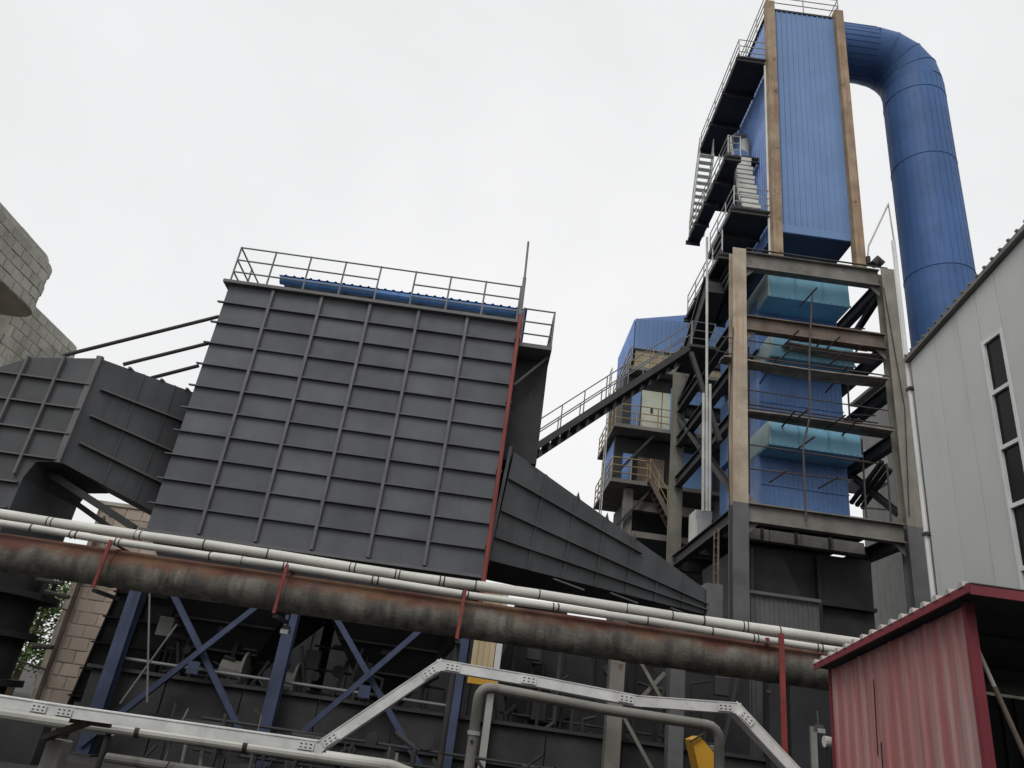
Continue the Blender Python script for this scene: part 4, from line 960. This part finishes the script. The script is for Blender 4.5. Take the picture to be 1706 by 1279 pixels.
R = root('pipe_bundle', 'tangle of thin dark pipes and cables under the cable tray', 'pipe bundle', (-3, 14, 0))
for k in range(26):
    x = -5.4 + k * .19 + random.uniform(-.1, .1); y = random.uniform(13.4, 15.2); dx = random.uniform(-.25, .25); hh = random.uniform(.6, 1.35)
    MB().tube([(x, y, 0), (x + dx * .5, y, hh * .6), (x + dx, y + .1, hh)], random.choice((.012, .018, .03)), 6).build('thin_pipe', random.choice((M_soot, M_dark, M_low, M_beam)), R, True)
MB().tube([(-5.6, 14.6, .75), (-.6, 14.6, .7)], .05, 10).build('low_header', M_low, R, True)
MB().tube([(-5.6, 13.6, .42), (-.4, 13.6, .40)], .07, 10).build('low_header', M_conc, R, True)
R = root('hopper_ladder', 'thin pale diagonal rods before the black ribbed casing', 'rods', (-6.5, 17.8, 0))
for a, b in (((200, 1172), (295, 1040)), ((245, 1170), (250, 960))): MB().tube([at(*a, 17.7), at(*b, 17.7)], .022, 6).build('rod', M_rail, R)
def clutter(label, x0, x1, y, n, zlo, zhi):
    R = root('pipework', label, 'pipework', ((x0 + x1) / 2, y, 0), 'dark pipework at ground level')
    for k in range(n):
        x = random.uniform(x0, x1); yy = y + random.uniform(-.4, .4); zt = random.uniform(zlo, zhi); m_ = random.choice((M_soot, M_dark, M_low, M_black, M_black))
        t = random.random()
        if t < .45: MB().tube([(x, yy, 0), (x, yy, zt), (x + random.uniform(-.8, .8), yy, zt + random.uniform(-.1, .3))], random.choice((.025, .04, .06)), 8).build('elbow_pipe', m_, R, True)
        elif t < .7: MB().beam((x, yy, random.uniform(.2, 1)), (x + random.uniform(-.9, .9), yy, zt), .07, .07, (0, 1, 0)).build('strut', m_, R)
        elif t < .85: MB().box(x - .18, x + .18, yy - .1, yy + .1, zt - .5, zt - .05).build('junction_box', random.choice((M_low, M_low, M_dark, M_conc)), R, bevel=.02)
        else: MB().tube([(x, yy - .12, zt), (x, yy + .12, zt)], random.uniform(.08, .18), 14).build('wheel_valve', random.choice((M_low, M_soot, M_soot)), R, True)
    for k in range(3): z = zlo + (zhi - zlo) * (k + .5) / 3; MB().tube([(x0, y + .3, z), (x1, y + .3, z - .06)], .03, 8).build('long_pipe', M_low, R, True)
clutter('dark pipework behind the deck wall between the first blue legs', -7.6, -4.6, 19.6, 26, 1.6, 3.2)
clutter('dark pipework behind the deck wall right of the second blue leg', -4.0, -.6, 19.6, 26, 1.6, 3.2)
clutter('dark pipework under the outlet duct by the grey post', .8, 6.4, 19.4, 40, 1.6, 4.0)
clutter('dark pipework on the ground in front of deck wall', -5.5, 3.5, 17.2, 34, .3, 1.2)
R = root('trench_wall', 'low sooty wall at the bottom left behind the concrete post', 'wall', (-10, 15.4, 0))
for k in range(5): MB().box(-15 + k * 1.5, -13.52 + k * 1.5, 15.2 + .01 * (k % 2), 15.5, 0, .86).build('wall_block', M_low, R)
MB().box(-15.1, -7.4, 15.12, 15.58, .865, .95).build('coping', M_low, R)
# trees beyond
def tree(label, x, y, h, r):
    R = root('tree', label, 'tree', (x, y, 0), 'trees beyond the plant')
    MB().tube([(x, y, 0), (x + .2, y, h * .4), (x + .1, y + .1, h * .8)], [.22, .15, .05], 8).build('trunk', M_trunk, R, True)
    for k in range(5):
        a = k * 1.3; MB().tube([(x + .15, y, h * (.35 + .08 * k)), (x + math.cos(a) * r * .6, y + math.sin(a) * r * .6, h * (.5 + .09 * k))], [.08, .03], 6).build('limb', M_trunk, R, True)
    mb = MB(); cl = []
    for k in range(80):
        a = random.uniform(0, 6.28); z = random.uniform(.22, 1.0); rr = r * math.sqrt(random.random()) * (1.15 - .75 * abs(z - .5) * 1.6)
        cl.append(V(x + rr * math.cos(a), y + rr * math.sin(a), z * h))
    for c in cl:
        cr_ = random.uniform(.35, .7)
        for k in range(90):
            d = V(random.gauss(0, 1), random.gauss(0, 1), random.gauss(0, .8)) * cr_ * .6; p = c + d
            u = V(random.gauss(0, 1), random.gauss(0, 1), random.gauss(0, .6)).normalized(); v_ = u.orthogonal().normalized(); s = random.uniform(.06, .13)
            mb.add([p - u * s, p + v_ * s * .55, p + u * s, p - v_ * s * .55], [(0, 1, 2, 3)])
    mb.build('crown', M_leaf, R)
tree('leafy green tree between vessel and low pinkish block tower', -24.2, 44, 6.2, 2.2)
tree('bushy green tree at the far left edge behind the vessel', -28.3, 46, 5.5, 2.4)
tree('green tree glimpsed behind the blue cross bracing', -17.6, 46, 5.4, 1.8)
print('objects', len(bpy.data.objects))
